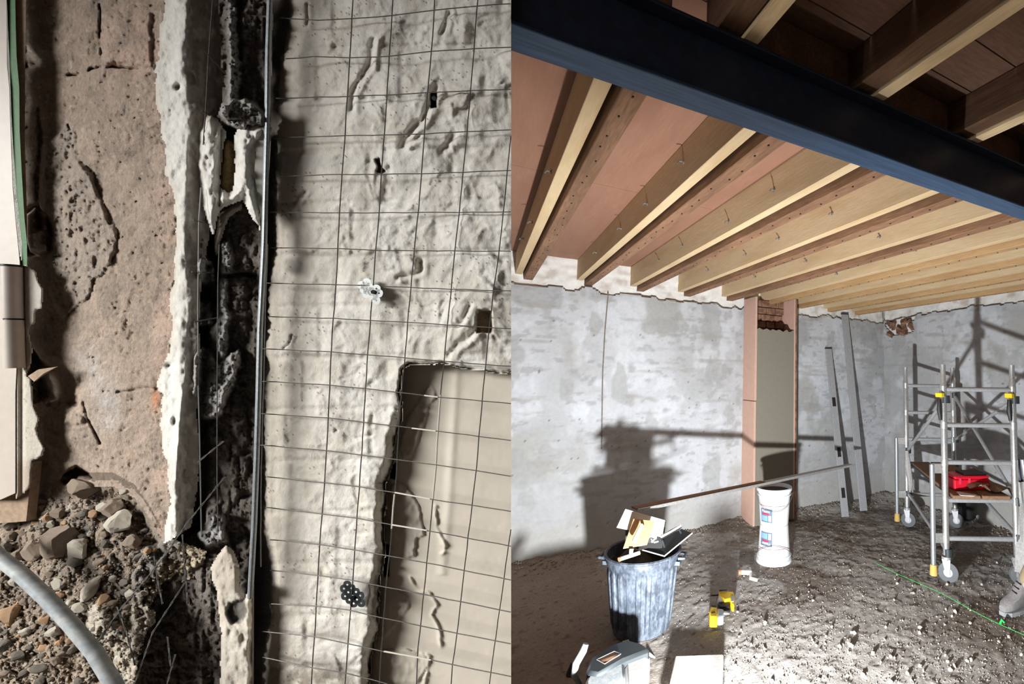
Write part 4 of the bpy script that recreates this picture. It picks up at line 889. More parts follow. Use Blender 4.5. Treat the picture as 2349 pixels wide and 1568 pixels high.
hk = empty('plaster_hawk', W(1470, 1200, 2.87)); tag(hk, 'square white hawk board leaning behind the wooden float in the bin', 'hawk')
hexplate('board', [(1434,1168),(1525,1194),(1519,1232),(1414,1210)], [2.90,2.94,2.84,2.80], -.008, M['whitep'], hk)
hexplate('back_plate', [(1436,1167),(1528,1193),(1519,1258),(1434,1254)], [2.915,2.955,2.88,2.86], -.006, M['dark'], hk)  # lower part extended behind the float to close the wall shadow
mb = MB(); mb.tube([W(1436,1169,2.91), W(1526,1195,2.95)], .006, 6); mb.build('edge', M['card'], hk)
fl = empty('wooden_float', W(1465, 1222, 2.85)); tag(fl, 'tan wooden float with a pale wood handle standing in the bin', 'float')
hexplate('sole', [(1453,1189),(1502,1194),(1484,1248),(1429,1257)], [2.82,2.83,2.72,2.70], .009, M['tan'], fl)
ha, hb_ = Vector(W(1472,1203,2.74)), Vector(W(1453,1243,2.67)); mb = MB(); mb.tube([ha, ha.lerp(hb_,.3), ha.lerp(hb_,.7), hb_], [.010,.013,.013,.011], 10); mb.build('handle', M['palewood'], fl, True)
for u, v in ((1472,1204),(1457,1242)):
    mb = MB(); mb.tube([W(u, v, 2.72), W(u+3, v+1, 2.79)], .009, 8); mb.build('handle_post', M['palewood'], fl, True)
hexplate('strip', [(1445,1257),(1454,1257),(1452,1268),(1444,1268)], [2.69]*4, -.01, M['palewood'], fl)
tr = empty('plastering_trowel', W(1530, 1240, 2.9)); tag(tr, 'rectangular dark trowel with whitened edges resting on the bin rim', 'trowel')
tp = [(1474,1260),(1524,1274),(1588,1221),(1562,1213),(1492,1248)]; td = [2.86,2.80,2.98,3.06,2.95]
hexplate('blade', tp, td, -.0035, M['washer_dark'], tr, bevel=0)
mb = MB(); mb.tube([W(1474,1261,2.858), W(1524,1275,2.797), W(1588,1222,2.977)], .0042, 6); tag(mb.build('blade_edge', M['whitep'], tr), 'white plaster along the blade edge')
ta, tb_ = Vector(W(1516,1233,2.84)), Vector(W(1561,1207,2.96)); mb = MB(); mb.tube([ta, ta.lerp(tb_,.5), tb_], [.012,.014,.012], 10); mb.build('handle', M['dark'], tr, True)
mb = MB(); o_ = Vector(W(1516,1240,2.82))-ta; mb.tube([ta+o_*.35+Vector((0,0,.012)), ta.lerp(tb_,.5)+o_*.4+Vector((0,0,.010)), tb_+o_*.4+Vector((0,0,.012))], .0075, 8); tag(mb.build('plaster_on_handle', M['whitep'], tr, True), 'white plaster on the handle')
mb = MB(); mb.tube([W(1519,1238,2.84), W(1524,1254,2.87)], .006, 6); mb.tube([W(1557,1212,2.94), W(1562,1222,2.985)], .006, 6); mb.build('post', M['washer_dark'], tr)
cs = empty('tool_shaft', W(1440, 1276, 2.72)); tag(cs, 'plaster covered tool shaft with a copper coloured end on the bin rim', 'tool')
mb = MB(); mb.tube([W(1424,1281,2.72), W(1467,1267,2.80)], .012, 12); mb.build('shaft', M['whitep'], cs, True)
mb = MB(); mb.tube([W(1419.5,1283,2.71), W(1424,1281,2.72)], .013, 12); mb.build('copper_end', M['copper'], cs, True)
ms = MB(); q0 = Vector(W(1480,1262,2.85)); 
for k in range(7): ms.tube([W(1484+random.uniform(0,22),1246-random.uniform(0,22),2.83), W(1489+random.uniform(0,22),1243-random.uniform(0,20),2.84)], random.uniform(.003,.007), 5)
tag(ms.build('plaster_crumbs', M['whitep']), 'white plaster crumbs between the float and the trowel', 'plaster', kind='stuff')
# ---------------- mixer drill body in the foreground
mc = empty('mixing_drill', G(1440, 1540, .1)); tag(mc, 'plaster splashed electric mixing drill lying in the bottom left foreground of the room', 'power tool')
top = [(1313,1545),(1345,1508),(1400,1475),(1440,1462),(1478,1470),(1498,1490),(1430,1512),(1350,1552)]
def gprism(px, z1, z0, m, nm, bev=.006, par=mc):
    t_ = [Vector(G(x, y, z1)) for x, y in px]; mb = MB(); n = len(t_); cen = sum(t_, Vector())/n
    bt = [Vector((p.x + (p.x-cen.x)*.04, p.y + (p.y-cen.y)*.04, z0)) for p in t_]
    mb.add(t_ + bt, [tuple(range(n)), tuple(range(2*n-1, n-1, -1))] + [(i, i+n, (i+1)%n+n, (i+1)%n) for i in range(n)]); return mb.build(nm, m, par, True, bevel=bev)
gprism([(1345,1540),(1352,1508),(1402,1476),(1440,1464),(1476,1474),(1492,1488),(1430,1512),(1372,1545)], .20, .05, M['washer_dark'], 'motor_casing', .014)
gprism([(1342,1562),(1350,1545),(1400,1520),(1432,1508),(1436,1570),(1420,1640),(1340,1640)], .185, .03, M['machine'], 'gear_casing', .014)
gprism([(1432,1512),(1474,1492),(1492,1494),(1484,1520),(1468,1570),(1436,1600)], .17, .02, M['whitep'], 'plaster_splash', .018)
gprism([(1372,1512),(1408,1495),(1422,1500),(1388,1520)], .204, .198, M['card'], 'name_plate', .001)
mb = MB(); mb.tube([G(1369,1512,.205), G(1409,1493,.205), G(1424,1499,.205), G(1387,1522,.205), G(1369,1512,.205)], .0022, 5); mb.build('plate_rim', M['washer'], mc)
for k in range(5):
    mb = MB(); mb.tube([W(1380, 1549+k*4, 2.385-.008*k), W(1392, 1548+k*4, 2.385-.008*k)], .0025, 5); mb.build('vent', M['washer_dark'], mc)
mb = MB(); mb.tube([W(1411,1545,2.36), W(1418,1555,2.34)], .022, 14); mb.build('gear_knob', M['washer_dark'], mc, True)
mb = MB(); mb.tube([W(1428,1476,2.62), W(1442,1472,2.64)], .014, 10); tag(mb.build('collar', M['yellowcap'], mc), 'yellowish collar')
mb = MB(); mb.tube([W(1344,1476,2.26), W(1338,1492,2.25), W(1321,1522,2.22), W(1317,1546,2.20), W(1330,1568,2.24)], [.014,.018,.018,.015,.014], 12); mb.build('side_handle', M['alu_flat'], mc, True)
mb = MB(); mb.tube([W(1318,1522,2.47), W(1308,1545,2.44), W(1312,1590,2.42), W(1330,1600,2.40)], .022, 12); mb.build('grip', M['dark'], mc, True)
mb = MB(); mb.tube([W(1488,1498,2.60), W(1500,1508,2.60), W(1512,1528,2.55), W(1524,1543,2.50), W(1538,1548,2.50)], .008, 8); mb.build('cable', M['conduit'], mc, True)
# ---------------- white spattered board on the floor
wbx = empty('spattered_board', G(1600, 1530, .05)); tag(wbx, 'white plaster spattered board lying at the bottom edge, right of the bin', 'board')
p_ = [Vector(G(1549,1503,.065)), Vector(G(1660,1499,.065))]; vv = Vector((-.10,-.52,0)); d_ = (p_[1]-p_[0]).normalized(); vv = Vector((d_.y, -d_.x, 0))*.36
mb = MB(); mb.prism([p_[0], p_[1], p_[1]+vv, p_[0]+vv], (0,0,-.06)); mb.build('slab', M['whitep'], wbx, bevel=.006)
mb = MB(); mb.tube([Vector((.905,1.80,-.01)), Vector((.905,1.80,.19)), Vector((.905,1.80,.191)), Vector((.905,1.80,.268))], [.007,.007,.026,.026], 10); tag(mb.build('unseen_shadow_post', M['palewood']), 'mallet added out of frame, only to shade a band of floor', 'shadow_caster')  # added post, out of frame, only casts a narrow floor shadow
mb = MB(); mb.lathe([(.001,0),(.20,.0),(.22,.05),(.21,.22),(.15,.275),(.001,.28)], (.30,1.90,0), 20); tag(mb.build('unseen_shade_mound', M['rag'], None, True), 'grey sack just below the frame, left of the mixing drill', 'shade_mound')  # added mound, out of frame, keeps lamp light off the left floor
# ---------------- yellow cordless drill and its mate
dr_ = empty('cordless_drill', G(1650, 1385, .03)); tag(dr_, 'yellow and black cordless drill lying on the floor, rear one of the two', 'drill')
def gp(px, z, th, m, nm, par, bev=.003):
    mb = MB(); t_ = [Vector(G(x, y, z)) for x, y in px]; mb.prism(t_, (0,0,-th)); return mb.build(nm, m, par, True, bevel=bev)
gp([(1649,1354),(1683,1356),(1686,1372),(1684,1386),(1678,1385),(1674,1372),(1662,1374),(1651,1366)], .075, .05, M['yellow'], 'body', dr_, .006)
gp([(1648,1363),(1660,1361),(1664,1371),(1655,1378),(1646,1372)], .068, .05, M['alu'], 'gearbox', dr_, .006)
gp([(1650,1376),(1668,1374),(1676,1378),(1674,1390),(1652,1392),(1646,1384)], .055, .045, M['dark'], 'battery', dr_, .006)
gp([(1676,1366),(1683,1366),(1683,1378),(1677,1378)], .079, .01, M['alu_flat'], 'side_panel', dr_, .001)
mb = MB(); mb.tube([G(1648,1364,.055), G(1624,1366,.052)], [.006,.0035], 8); mb.build('bit', M['dark'], dr_, True)
mb = MB(); mb.tube([G(1650,1354,.085), G(1668,1353,.085)], .006, 8); mb.build('top_rib', M['dark'], dr_, True)
d2 = empty('cordless_drill', G(1650, 1408, .03)); tag(d2, 'yellow cordless drill with a grey nose lying on the floor, nearer one of the two', 'drill')
gp([(1630,1390),(1646,1392),(1646,1413),(1628,1413),(1627,1400)], .085, .07, M['yellow'], 'body', d2, .006)
gp([(1646,1394),(1660,1396),(1660,1411),(1646,1413)], .08, .06, M['machine'], 'gearbox', d2, .006)
mb = MB(); mb.tube([G(1659,1406,.05), G(1664,1406,.05), G(1673,1407,.045)], [.014,.012,.006], 10); mb.build('chuck', M['alu'], d2, True)
gp([(1632,1386),(1642,1387),(1642,1392),(1632,1391)], .06, .05, M['dark'], 'battery', d2, .003)
mb = MB(); t1 = G(1636,1404,.0865)
mb.box((-.011,-.008,0), (-.002,.008,.0012), Matrix.Translation(Vector(t1))); mb.box((.002,-.008,0), (.011,.008,.0012), Matrix.Translation(Vector(t1))); mb.build('badge', M['dark'], d2)
hm = empty('hammer', G(1712, 1320, .02)); tag(hm, 'small hammer with a copper coloured face lying left of the bucket stack', 'hammer')
mb = MB(); mb.tube([G(1700,1312,.03), G(1724,1313,.03)], .018, 10); mb.build('head', M['whitep'], hm, True)
mb = MB(); mb.tube([G(1693.5,1312.5,.03), G(1700,1312,.03)], .021, 12); mb.build('copper_face', M['copper'], hm, True)
mb = MB(); mb.tube([G(1722,1312,.03), G(1722,1326,.02), G(1738,1330,.012)], .013, 8); mb.build('handle', M['whitep'], hm, True)
# ---------------- green string
gsn = MB(); pts = [(2010,1293),(2060,1318),(2110,1340),(2160,1362),(2210,1390),(2250,1412),(2290,1432),(2349,1458),(2400,1482)]
gsn.tube([Vector(G(x, y, 0)) + Vector((0,0,max(.006, fh(*G(x, y, 0)[:2])+.004))) for x, y in dense(pts, 18)], .0014, 5); tag(gsn.build('green_string', M['greenline'], None, True), 'green string line lying across the floor to the right', 'string')
p_ = Vector(G(2294,1430,.008)); mb = MB(); mb.tube([p_, p_+Vector((.02,.0,.02)), p_+Vector((.03,-.01,.005))], .007, 6); tag(mb.build('green_knot', M['greenline'], None, True), 'bright green knot on the string near the boot', 'knot')
# ---------------- chips scattered on the floor
chipm = []
for s_ in range(6):
    me = rock_mesh(80+s_, 1, 6); me.materials.append(M['chip']); chipm.append(me)
def chip(x, y, r, label, group=None, tall=1.0):
    P0 = G(x, y, 0); z = fh(P0[0], P0[1]); o = bpy.data.objects.new('plaster_chip', random.choice(chipm)); C.objects.link(o)
    o.location = (P0[0], P0[1], z + r*.55*tall); o.rotation_euler = (0, 0, random.uniform(0, 6)); o.scale = (r*random.uniform(.8,1.3), r*random.uniform(.7,1.1), r*tall); return tag(o, label, 'chip', group)
chip(1755,1430,.016,'pale chip with a long shadow, right of the drills')
chip(1952,1481,.017,'white chip with a long slanting shadow at the lower middle of the floor')
chip(2002,1494,.014,'pinkish chip just right of the white one with a long shadow'); chip(2043,1503,.012,'small white chip with a thin slanting shadow, lower middle of the floor')
chip(1926,1481,.015,'chip left of the white one with a long shadow'); chip(2228,1512,.014,'white chip low on the floor toward the right corner')
chip(2300,1390,.022,'flat white chip just left of the boot', None, .5); chip(2110,1450,.013,'white round chip in the brown patch of floor'); chip(1724,1480,.012,'small white chip right of the white board')
rnd = random.Random(21)
i = 0
while i < 230:
    x = rnd.uniform(1560, 2345); y = 1240 + 325*rnd.random()**.75
    P0 = G(x, y, 0)
    if P0[1] > 4.2 or P0[0] > 4.5 or P0[1] < 1.5: continue
    if math.hypot(P0[0]-BX, P0[1]-BY) < .28 or math.hypot(P0[0]-2.28, P0[1]-3.435) < .2 or math.hypot(P0[0]-3.08, P0[1]-1.75) < .22: continue
    if 1535 < x < 1680 and y > 1340: continue
    r = .004 + .010*rnd.random()**3
    if x > 1950 and y > 1350: r *= 1.15
    pl_ = ('around the foot of the bucket stack' if x < 1880 and y < 1340 else 'between the buckets and the scaffold' if y < 1300 and x < 2080 else 'under the scaffold tower' if y < 1340 and x > 2080 else
           'right of the two yellow drills' if x < 1850 and y < 1440 else 'on the bright floor right of the white board' if x < 1850 else 'beside the green string' if x > 2100 and y < 1450 else
           'in the middle of the open floor' if y < 1450 else 'toward the bottom right corner' if x > 2100 else 'along the bottom edge of the frame')
    sz = 'tiny' if r < .0055 else 'small' if r < .009 else 'larger'
    chip(x, y, r, f'{sz} pale plaster chip lying {pl_}', f'{sz} chips {pl_}', rnd.uniform(.6,1.2)); i += 1
def fgrit(mm, sd, cnt, r0, r1, label, box, w_=None):
    rnd = random.Random(sd); pts = []
    while len(pts) < cnt:
        x = rnd.uniform(*box[0]); y = rnd.uniform(*box[1])
        P0 = G(x, y, 0)
        if P0[0] > 4.65 or P0[1] > 4.4: continue
        r = rnd.uniform(r0, r1); pts.append(((P0[0], P0[1], fh(P0[0], P0[1]) + r*.35), r))
    grit('gravel', pts, mm, label, sd)
fgrit('chip', 31, 2600, .0016, .005, 'pale grit scattered over the dirt floor', ((1520,2349),(1180,1568)))
fgrit('rubg', 32, 1400, .002, .006, 'dark crumbs scattered over the dirt floor', ((1700,2349),(1150,1568)))
rnd = random.Random(41); pts = []
for k in range(700):
    x = rnd.uniform(.05, 4.7); pts.append(((x, YB - .02 - abs(rnd.gauss(0,.12)), 0), rnd.uniform(.004,.016)))
for k in range(500):
    y = rnd.uniform(1.3, 4.4); pts.append(((XR - .02 - abs(rnd.gauss(0,.14)), y, 0), rnd.uniform(.004,.018)))
pts = [((p[0], p[1], fh(p[0], p[1]) + r*.4), r) for p, r in pts]
grit('gravel', pts, 'rubg', 'grey rubble banked along the foot of the walls', 42)
# ---------------- scaffold tower
sc = empty('scaffold_tower', (3.6, 2.8, 0)); tag(sc, 'small aluminium scaffold tower on casters with a board and red box', 'scaffold')
PP = {1: Vector((3.20,2.36,0)), 2: Vector((3.665,2.055,0)), 3: Vector((4.00,3.43,0)), 4: Vector((4.42,3.14,0))}
for k, p in PP.items():
    p.z = 0
    mb = MB(); t_ = 1.70; mb.tube([p+Vector((0,0,.20)), p+Vector((0,0,t_-.14)), p+Vector((0,0,t_-.13)), p+Vector((0,0,t_))], [.0255,.0255,.021,.021], 14); mb.build('post', M['alu'], sc, True)
    z0 = fh(p.x, p.y); of = Vector((.012,-.02,0))
    mb = MB(); mb.tube([p+Vector((0,0,.19)), p+Vector((0,0,.26))], .020, 10); mb.tube([p+Vector((0,0,.165)), p+Vector((0,0,.19))], .036, 14)
    cs_ = mb.build('caster_stem', M['alu_flat'], sc, True)
    w_ax = (Vector((.82,.5,0)) if k != 2 else Vector((.5,.8,0))).normalized(); wc = p + Vector((.0,-.015, .078+z0))
    mb = MB(); mb.tube([wc - w_ax*.016, wc - w_ax*.013, wc + w_ax*.013, wc + w_ax*.016], [.068,.076,.076,.068], 28); mb.build('caster_wheel', M['rubber'], sc, True)
    mb = MB(); mb.tube([wc - w_ax*.019, wc + w_ax*.019], .034, 20); mb.build('wheel_hub', M['alu_flat'], sc, True)
    fwv = Vector((w_ax.y, -w_ax.x, 0))
    mb = MB()
    for s_ in (-1, 1):
        b0 = wc + w_ax*.026*s_; tp = p + w_ax*.026*s_ + Vector((0,0,.172)); mb.prism([b0-fwv*.014-Vector((0,0,.018)), b0+fwv*.014-Vector((0,0,.018)), tp+fwv*.032, tp-fwv*.032], w_ax*.004*s_)
    mb.build('caster_fork', M['alu_flat'], sc)
for (i, j, hs) in ((1, 2, (.326,.622,.918,1.214,1.50)), (3, 4, (.328,.622,.918,1.207,1.50))):
    for h_ in hs:
        mb = MB(); mb.tube([PP[i]+Vector((0,0,h_)), PP[j]+Vector((0,0,h_))], .019, 10); mb.build('rung', M['alu_flat'], sc, True)
        for e in (i, j):
            mb = MB(); mb.tube([PP[e]+Vector((0,0,h_-.028)), PP[e]+Vector((0,0,h_+.028))], .0285, 12); mb.build('weld_collar', M['alu'], sc, True)
def brace(i, z0, j, z1, r=.0165, m='alu_flat'):
    a = PP[i]+Vector((.01,-.01,z0)); b = PP[j]+Vector((.01,-.01,z1)); mb = MB(); mb.tube([a, b], r, 10); mb.build('brace', M[m], sc, True)
    for e in (a, b):
        mb = MB(); mb.tube([e-Vector((0,0,.03)), e+Vector((0,0,.03))], .036, 10); mb.build('brace_hook', M['washer_dark'], sc, True)
brace(3, .80, 1, 1.42); brace(4, 1.40, 2, .62); brace(4, .92, 2, 1.42, .015); brace(3, .34, 1, .02+.20); brace(4, .62, 2, .34, .017)
for p, z in ((PP[1], 1.455), (PP[2], 1.455)):
    mb = MB(); mb.box((-.02,-.03,-.018), (.02,.03,.018), Matrix.Translation(p+Vector((-.045,.0,z)))); tag(mb.build('clip', M['yellow'], sc, bevel=.004), 'yellow brace clip')
    mb = MB(); mb.tube([p+Vector((-.05,0,z-.03)), p+Vector((-.055,.0,z-.12)), p+Vector((-.04,0,z-.2))], [.014,.02,.012], 8); mb.build('latch', M['dark'], sc, True)
# stabiliser legs beside the left posts and the front right one
def outrig(p, dx, z1, nm, cap=True):
    q = p + Vector(dx)
    r_ = empty_child = None
    mb = MB(); mb.tube([q+Vector((0,0,.10)), q+Vector((0,0,z1))], .021, 12); mb.build('stabiliser_tube', M['washer_dark' if False else 'galv'], sc, True)
    for z in (z1-.03, .33):
        c = (p+q)/2; d = (q-p).normalized(); mb = MB(); mb.box((-.062,-.012,-.038), (.062,.012,.038), Matrix.Translation(c+Vector((0,0,z))) @ Matrix.Rotation(math.atan2(d.y, d.x), 4, 'Z')); mb.build('bracket', M['bucket'] if False else M['alu'], sc, bevel=.003)
    if cap:
        mb = MB(); mb.tube([q+Vector((0,0,.045)), q+Vector((0,0,.06)), q+Vector((0,0,.125))], [.03,.03,.026], 12); tag(mb.build('foot_cap', M['yellowcap'], sc, True), 'ochre rubber foot')
outrig(PP[1], (-.085,.055,0), .90, ''); outrig(PP[3], (-.09,.06,0), .93, '')
q = PP[2] + Vector((.05,-.03,0))
for dx, dy, lean_ in ((.02,.0,.05),(.055,-.02,.10),(.03,-.05,.13)):
    mb = MB(); mb.tube([PP[2]+Vector((dx,dy,.95)), PP[2]+Vector((dx+lean_*.6,dy-lean_*.4,.22))], .019, 10); mb.build('folded_stabiliser', M['alu'] if dx < .05 else M['steel'], sc, True)
# board
pb = empty('scaffold_board', (3.7, 2.8, .68)); tag(pb, 'brown scaffold board platform sagging between the two tower frames', 'board')
e1 = (PP[2]-PP[1]).normalized(); e2 = (PP[3]-PP[1]).normalized()
A = PP[1]+e1*.05+Vector((0,0,.642)); B_ = PP[2]-e1*.06+Vector((0,0,.642)); C_ = PP[4]-e1*.04+Vector((0,0,.642)); D_ = PP[3]+e1*.05+Vector((0,0,.642))
for k, (s0, s1) in enumerate(((0,.48),(.52,1))):
    mb = MB(); a0 = A.lerp(B_, s0)-e2*.05; a1 = A.lerp(B_, s1)-e2*.05; d0_ = D_.lerp(C_, s0)+e2*.04; d1_ = D_.lerp(C_, s1)+e2*.04; mb.prism([a0, a1, d1_, d0_], (0,0,.028)); mb.build('plank', M['card'], pb, bevel=.004)
mb = MB(); s_ = A.lerp(B_, .12)-e2*.06+Vector((0,0,.03)); mb.prism([s_, s_+e1*.10-e2*.015, s_+e1*.13+e2*.02, s_+e1*.02+e2*.12, s_+e2*.10], (0,0,.004)); tag(mb.build('plaster_smear', M['whitep'], pb), 'white plaster smear on the board edge')
mb = MB(); mb.tube([A+e1*.02-e2*.0+Vector((0,0,-.0)), D_+Vector((0,0,0))], .016, 8); mb.tube([B_, C_], .016, 8); mb.build('side_rail', M['steel'], pb, True)
# bent cardboard sheet on the board
cb_ = empty('brown_sheet', A.lerp(B_, .7)); tag(cb_, 'crumpled brown sheet lying on the scaffold board right of the red box', 'sheet')
mb = MB(); b0 = A.lerp(B_, .35)+Vector((0,0,.03)); nA, nB = 9, 7; vs2 = []; fs2 = []
for i in range(nA):
    for j2 in range(nB):
        s, t = i/(nA-1), j2/(nB-1); vs2.append(b0 + e1*(.33*s) + e2*(.02+.8*t) + Vector((0,0,.012 + .035*math.sin(s*5+t*3)**2 + .03*(s<.4))))
for i in range(nA-1):
    for j2 in range(nB-1): fs2.append((i*nB+j2, (i+1)*nB+j2, (i+1)*nB+j2+1, i*nB+j2+1))
n0 = len(vs2); vs2 += [v - Vector((0,0,.006)) for v in vs2]; fs2 += [tuple(x+n0 for x in reversed(f)) for f in fs2]; mb.add(vs2, fs2); mb.build('sheet', M['card'], cb_, True)
# red box
rb = empty('red_tool_box', A.lerp(B_, .3)+e2*.2); tag(rb, 'small red plastic tool case with white script standing on the scaffold board', 'tool case')
px = [(2168,1079),(2232,1086),(2233,1108),(2169,1103)]; c0 = A.lerp(B_, .14)+e2*.10+Vector((0,0,.03)); Lb = .30; f1 = (e1*.97 + e2*.10).normalized(); f2 = Vector((-f1.y, f1.x, 0))
if f2.dot(e2) < 0: f2 = -f2
def rbox(l0, l1, d0, d1, z0, z1, m, nm, bev=.006):
    mb = MB(); mb.prism([c0+f1*l0+f2*d0+Vector((0,0,z0)), c0+f1*l1+f2*d0+Vector((0,0,z0)), c0+f1*l1+f2*d1+Vector((0,0,z0)), c0+f1*l0+f2*d1+Vector((0,0,z0))], (0,0,z1-z0)); return mb.build(nm, m, rb, bevel=bev)
rbox(0, Lb, 0, .2, 0, .085, M['red'], 'case'); rbox(0, Lb, 0, .2, .088, .115, M['red'], 'lid', .01); rbox(.10, Lb*.98, .03, .19, .115, .128, M['dark'], 'lid_pad', .004)
rbox(.035, .055, -.006, .0, .05, .10, M['redline'], 'latch', .001); rbox(.115, .135, -.006, 0, .05, .10, M['redline'], 'latch', .001)
cu = bpy.data.curves.new('t', 'FONT'); cu.body = 'Mecto'; cu.size = .055; cu.shear = .3; cu.extrude = .0004; to = bpy.data.objects.new('t', cu); C.objects.link(to); bpy.context.view_layer.update()
me = bpy.data.meshes.new_from_object(to.evaluated_get(bpy.context.evaluated_depsgraph_get())); bpy.data.objects.remove(to)
for v in me.vertices: v.co = c0 + f1*(.15 + v.co.x*.95) + f2*(-.002 - v.co.z) + Vector((0,0,.028+v.co.y))
me.materials.clear(); me.materials.append(M['white']); mesh_obj('script_text', me, rb)
# rags hanging on the right hand posts
rg = MB(); nU, nV = 14, 22; vs2 = []; fs2 = []
for j2 in range(nV):
    t = j2/(nV-1); z = .78 - .72*t + 0; cx = PP[2].x + .02 + .03*math.sin(t*4) ; cy = PP[2].y - .035
    for i in range(nU):
        a_ = 2*PI*i/nU; r_ = (.028 + .035*t*(1-.4*t) + .012*math.sin(a_*4 + t*5) + .008*math.sin(a_*7))*(1 if t < .96 else .7)
        vs2.append((cx + r_*math.cos(a_)*1.25, cy + r_*math.sin(a_), z + (.05*math.sin(a_*3) if j2 == nV-1 else 0)))
for j2 in range(nV-1):
    for i in range(nU): fs2.append((j2*nU+i, j2*nU+(i+1)%nU, (j2+1)*nU+(i+1)%nU, (j2+1)*nU+i))
rg.add(vs2, fs2); tag(rg.build('hanging_rag', M['rag'], None, True), 'pale grey plastered rag hanging down the front right scaffold post', 'rag')
# grey cloth on the far left post
mb = MB(); mb.tube([PP[3]+Vector((-.03,-.03,.80)), PP[3]+Vector((-.04,-.05,.65)), PP[3]+Vector((-.0,-.05,.45)), PP[3]+Vector((.0,-.04,.36))], [.018,.035,.03,.01], 8); tag(mb.build('hanging_rag', M['rag'], None, True), 'small grey rag tied to the far left scaffold post', 'rag')
mb = MB(); pc = PP[4]+Vector((-.02,-.12,0)); mb.lathe([(.001,.32),(.07,.32),(.10,.2),(.09,.06),(.04,.02),(.001,.02)], (pc.x+.14, pc.y+.06, .04), 18); tag(mb.build('black_bag', M['dark'], None, True), 'black bag on the floor behind the far right caster', 'bag')
# ---------------- person at the right edge
pe = empty('person', (3.2, 1.72, 0)); tag(pe, 'person in khaki work trousers and grey boots standing at the right edge', 'person')
def skinned(name, joints, edges, m, sub=2):
    me = bpy.data.meshes.new(name); me.from_pydata([j[0] for j in joints], edges, []); o = mesh_obj(name, me, pe)
    sk = o.modifiers.new('s', 'SKIN'); sk.use_smooth_shade = True
    for k, j in enumerate(joints):
        r_ = j[1]; me.skin_vertices[0].data[k].radius = (r_, r_) if not isinstance(r_, tuple) else r_
    me.skin_vertices[0].data[0].use_root = True
    sb_ = o.modifiers.new('b', 'SUBSURF'); sb_.levels = sub; sb_.render_levels = sub
    me.materials.append(m); bpy.context.view_layer.update()
    dg_ = bpy.context.evaluated_depsgraph_get(); new = bpy.data.meshes.new_from_object(o.evaluated_get(dg_)); o.modifiers.clear(); o.data = new; new.name = name
    new.polygons.foreach_set('use_smooth', [True]*len(new.polygons)); return o
px0, py0 = 3.14, 1.73   # boot at the frame edge
def body_pts(s): return s
bx0, by0 = 3.62, 1.42
J = [((bx0,by0,.95),.155),((bx0,by0,1.15),.14),((bx0,by0,1.36),.16),((bx0,by0,1.46),.09),((bx0,by0,1.54),.055),
     ((bx0-.07,by0+.09,.88),.105),((bx0-.26,by0+.22,.50),.07),((bx0-.35,by0+.38,.12),.045),
     ((bx0+.04,by0-.10,.90),.105),((bx0+.03,by0-.12,.50),.075),((bx0+.05,by0-.12,.12),.05),
     ((bx0-.02,by0+.19,1.42),.065),((bx0-.04,by0+.25,1.14),.048),((bx0-.22,by0+.22,1.02),.036),((bx0-.30,by0+.20,1.00),.028),
     ((bx0+.02,by0-.19,1.42),.065),((bx0+.04,by0-.26,1.14),.048),((bx0-.12,by0-.25,1.0),.036),((bx0-.20,by0-.24,.98),.028)]
Ed = [(0,1),(1,2),(2,3),(3,4),(0,5),(5,6),(6,7),(0,8),(8,9),(9,10),(2,11),(11,12),(12,13),(13,14),(2,15),(15,16),(16,17),(17,18)]
skinned('body', J, Ed, M['skin'])
Jt = [((bx0,by0,1.0),.17),((bx0,by0,.93),.165),((bx0-.07,by0+.09,.86),.118),((bx0-.25,by0+.22,.50),.09),((bx0-.33,by0+.38,.13),.07),((bx0+.04,by0-.10,.86),.118),((bx0+.03,by0-.12,.50),.095),((bx0+.05,by0-.12,.13),.08)]
skinned('trousers', Jt, [(0,1),(1,2),(2,3),(3,4),(1,5),(5,6),(6,7)], M['khaki'])
Jj = [((bx0,by0,.90),.185),((bx0,by0,1.2),.16),((bx0,by0,1.38),.175),((bx0,by0,1.47),.09),((bx0-.02,by0+.19,1.42),.08),((bx0-.04,by0+.255,1.14),.062),((bx0-.18,by0+.23,1.04),.05),((bx0+.02,by0-.19,1.42),.08),((bx0+.04,by0-.265,1.14),.062),((bx0-.08,by0-.25,1.02),.05)]
skinned('jacket', Jj, [(0,1),(1,2),(2,3),(2,4),(4,5),(5,6),(2,7),(7,8),(8,9)], M['navy'])
hd = MB(); hp = [(.001,-.115),(.045,-.11),(.062,-.085),(.072,-.04),(.078,.01),(.078,.05),(.066,.09),(.04,.112),(.001,.118)]
hd.lathe([(r, z) for r, z in hp], (bx0-.015, by0, 1.67), 24); hd.tube([(bx0-.085,by0,1.70),(bx0-.112,by0,1.655),(bx0-.09,by0,1.645)], [.008,.014,.008], 8)
for s_ in (-1, 1): hd.tube([(bx0-.01,by0+s_*.074,1.69),(bx0+.005,by0+s_*.09,1.675),(bx0-.005,by0+s_*.076,1.64)], .011, 6)
hd.build('head', M['skin'], pe, True)
hr = MB(); hr.lathe([(.001,.128),(.045,.122),(.074,.095),(.086,.05),(.084,.0),(.07,-.04)], (bx0+.004, by0, 1.68), 22); hr.build('hair', M['hair'], pe, True)
ey = MB()
for s_ in (-1, 1): ey.lathe([(.001,.007),(.007,.004),(.008,0),(.007,-.004),(.001,-.007)], (bx0-.086, by0+s_*.03, 1.685), 10)
ey.build('eyes', M['dark'], pe, True)
mo = MB(); mo.tube([(bx0-.083,by0-.022,1.618),(bx0-.09,by0,1.615),(bx0-.083,by0+.022,1.618)], .005, 6); mo.build('mouth', M['copper'], pe, True)
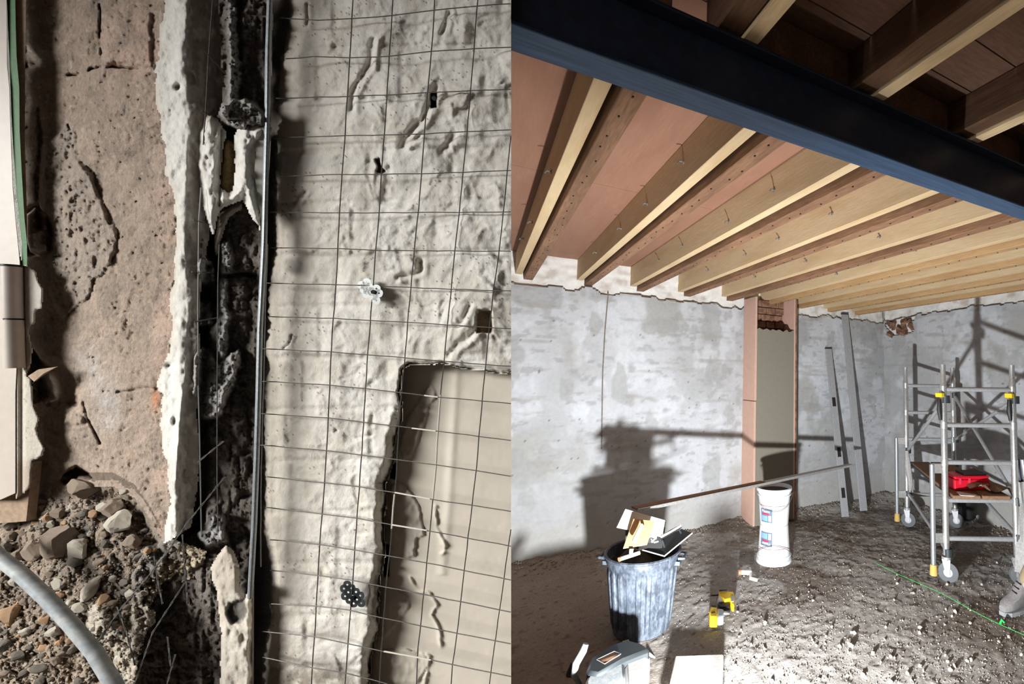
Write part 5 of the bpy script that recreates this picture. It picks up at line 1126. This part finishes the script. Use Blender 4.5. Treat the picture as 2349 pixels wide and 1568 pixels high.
for hx, hy, hz in ((bx0-.30,by0+.20,1.0),(bx0-.20,by0-.24,.98)):
    jj = [((hx,hy,hz),.026),((hx-.05,hy,hz-.005),.03)]; ee = [(0,1)]
    for k, (dy, ln) in enumerate(((-.030,.058),(-.010,.068),(.010,.064),(.029,.05))):
        n_ = len(jj); jj += [((hx-.075,hy+dy,hz),.0095),((hx-.075-ln*.55,hy+dy*1.1,hz-.012),.0085),((hx-.075-ln*.8,hy+dy*1.1,hz-.04),.0075)]; ee += [(1,n_),(n_,n_+1),(n_+1,n_+2)]
    n_ = len(jj); sg = -1 if hy > by0 else 1; jj += [((hx-.02,hy+sg*.035,hz-.005),.012),((hx-.055,hy+sg*.055,hz-.02),.009)]; ee += [(0,n_),(n_,n_+1)]
    skinned('hand', jj, ee, M['skin'])
def boot(x, y, a):
    Mx = Matrix.Translation((x, y, max(0, fh(x, y)))) @ Matrix.Rotation(a, 4, 'Z'); mb = MB(); secs = []
    prof = [(-.09,.036,.0,.12),(-.06,.042,.0,.19),(.0,.042,.0,.20),(.05,.042,.0,.15),(.09,.047,.0,.10),(.14,.048,.0,.078),(.18,.042,.0,.062),(.205,.026,.0,.04)]
    vs2 = []; fs2 = []; n_ = 12
    for (t, hw, zb_, zt) in prof:
        for k in range(n_):
            q = 2*PI*k/n_; cy_ = math.copysign(abs(math.cos(q))**.7, math.cos(q)); sy_ = math.copysign(abs(math.sin(q))**.7, math.sin(q)); vs2.append(Mx @ Vector((t, cy_*hw, .022 + (zt-.0)*.5*(1+sy_))))
    for i in range(len(prof)-1):
        for k in range(n_): fs2.append((i*n_+k, i*n_+(k+1)%n_, (i+1)*n_+(k+1)%n_, (i+1)*n_+k))
    fs2 += [tuple(range(n_)), tuple((len(prof)-1)*n_+k for k in range(n_))]; mb.add(vs2, fs2); b = mb.build('boot', M['boot'], pe, True)
    so_ = MB(); ol = [(-.098,.03),(-.098,-.03),(-.05,-.046),(.0,-.042),(.1,-.05),(.17,-.046),(.213,-.02),(.213,.02),(.17,.046),(.1,.05),(0,.042),(-.05,.046)]
    so_.prism([Mx @ Vector((p[0], p[1], 0)) for p in ol], (0,0,.026)); so_.build('sole', M['alu_flat'], b)
    lc = MB()
    for k in range(4): lc.tube([Mx @ Vector((.035+.022*k,-.022,.185-.026*k)), Mx @ Vector((.045+.022*k,.022,.18-.026*k))], .004, 5)
    lc.build('laces', M['dark'], b)
boot(bx0-.345, by0+.385, math.radians(172)); boot(bx0+.05, by0-.12, math.radians(186))
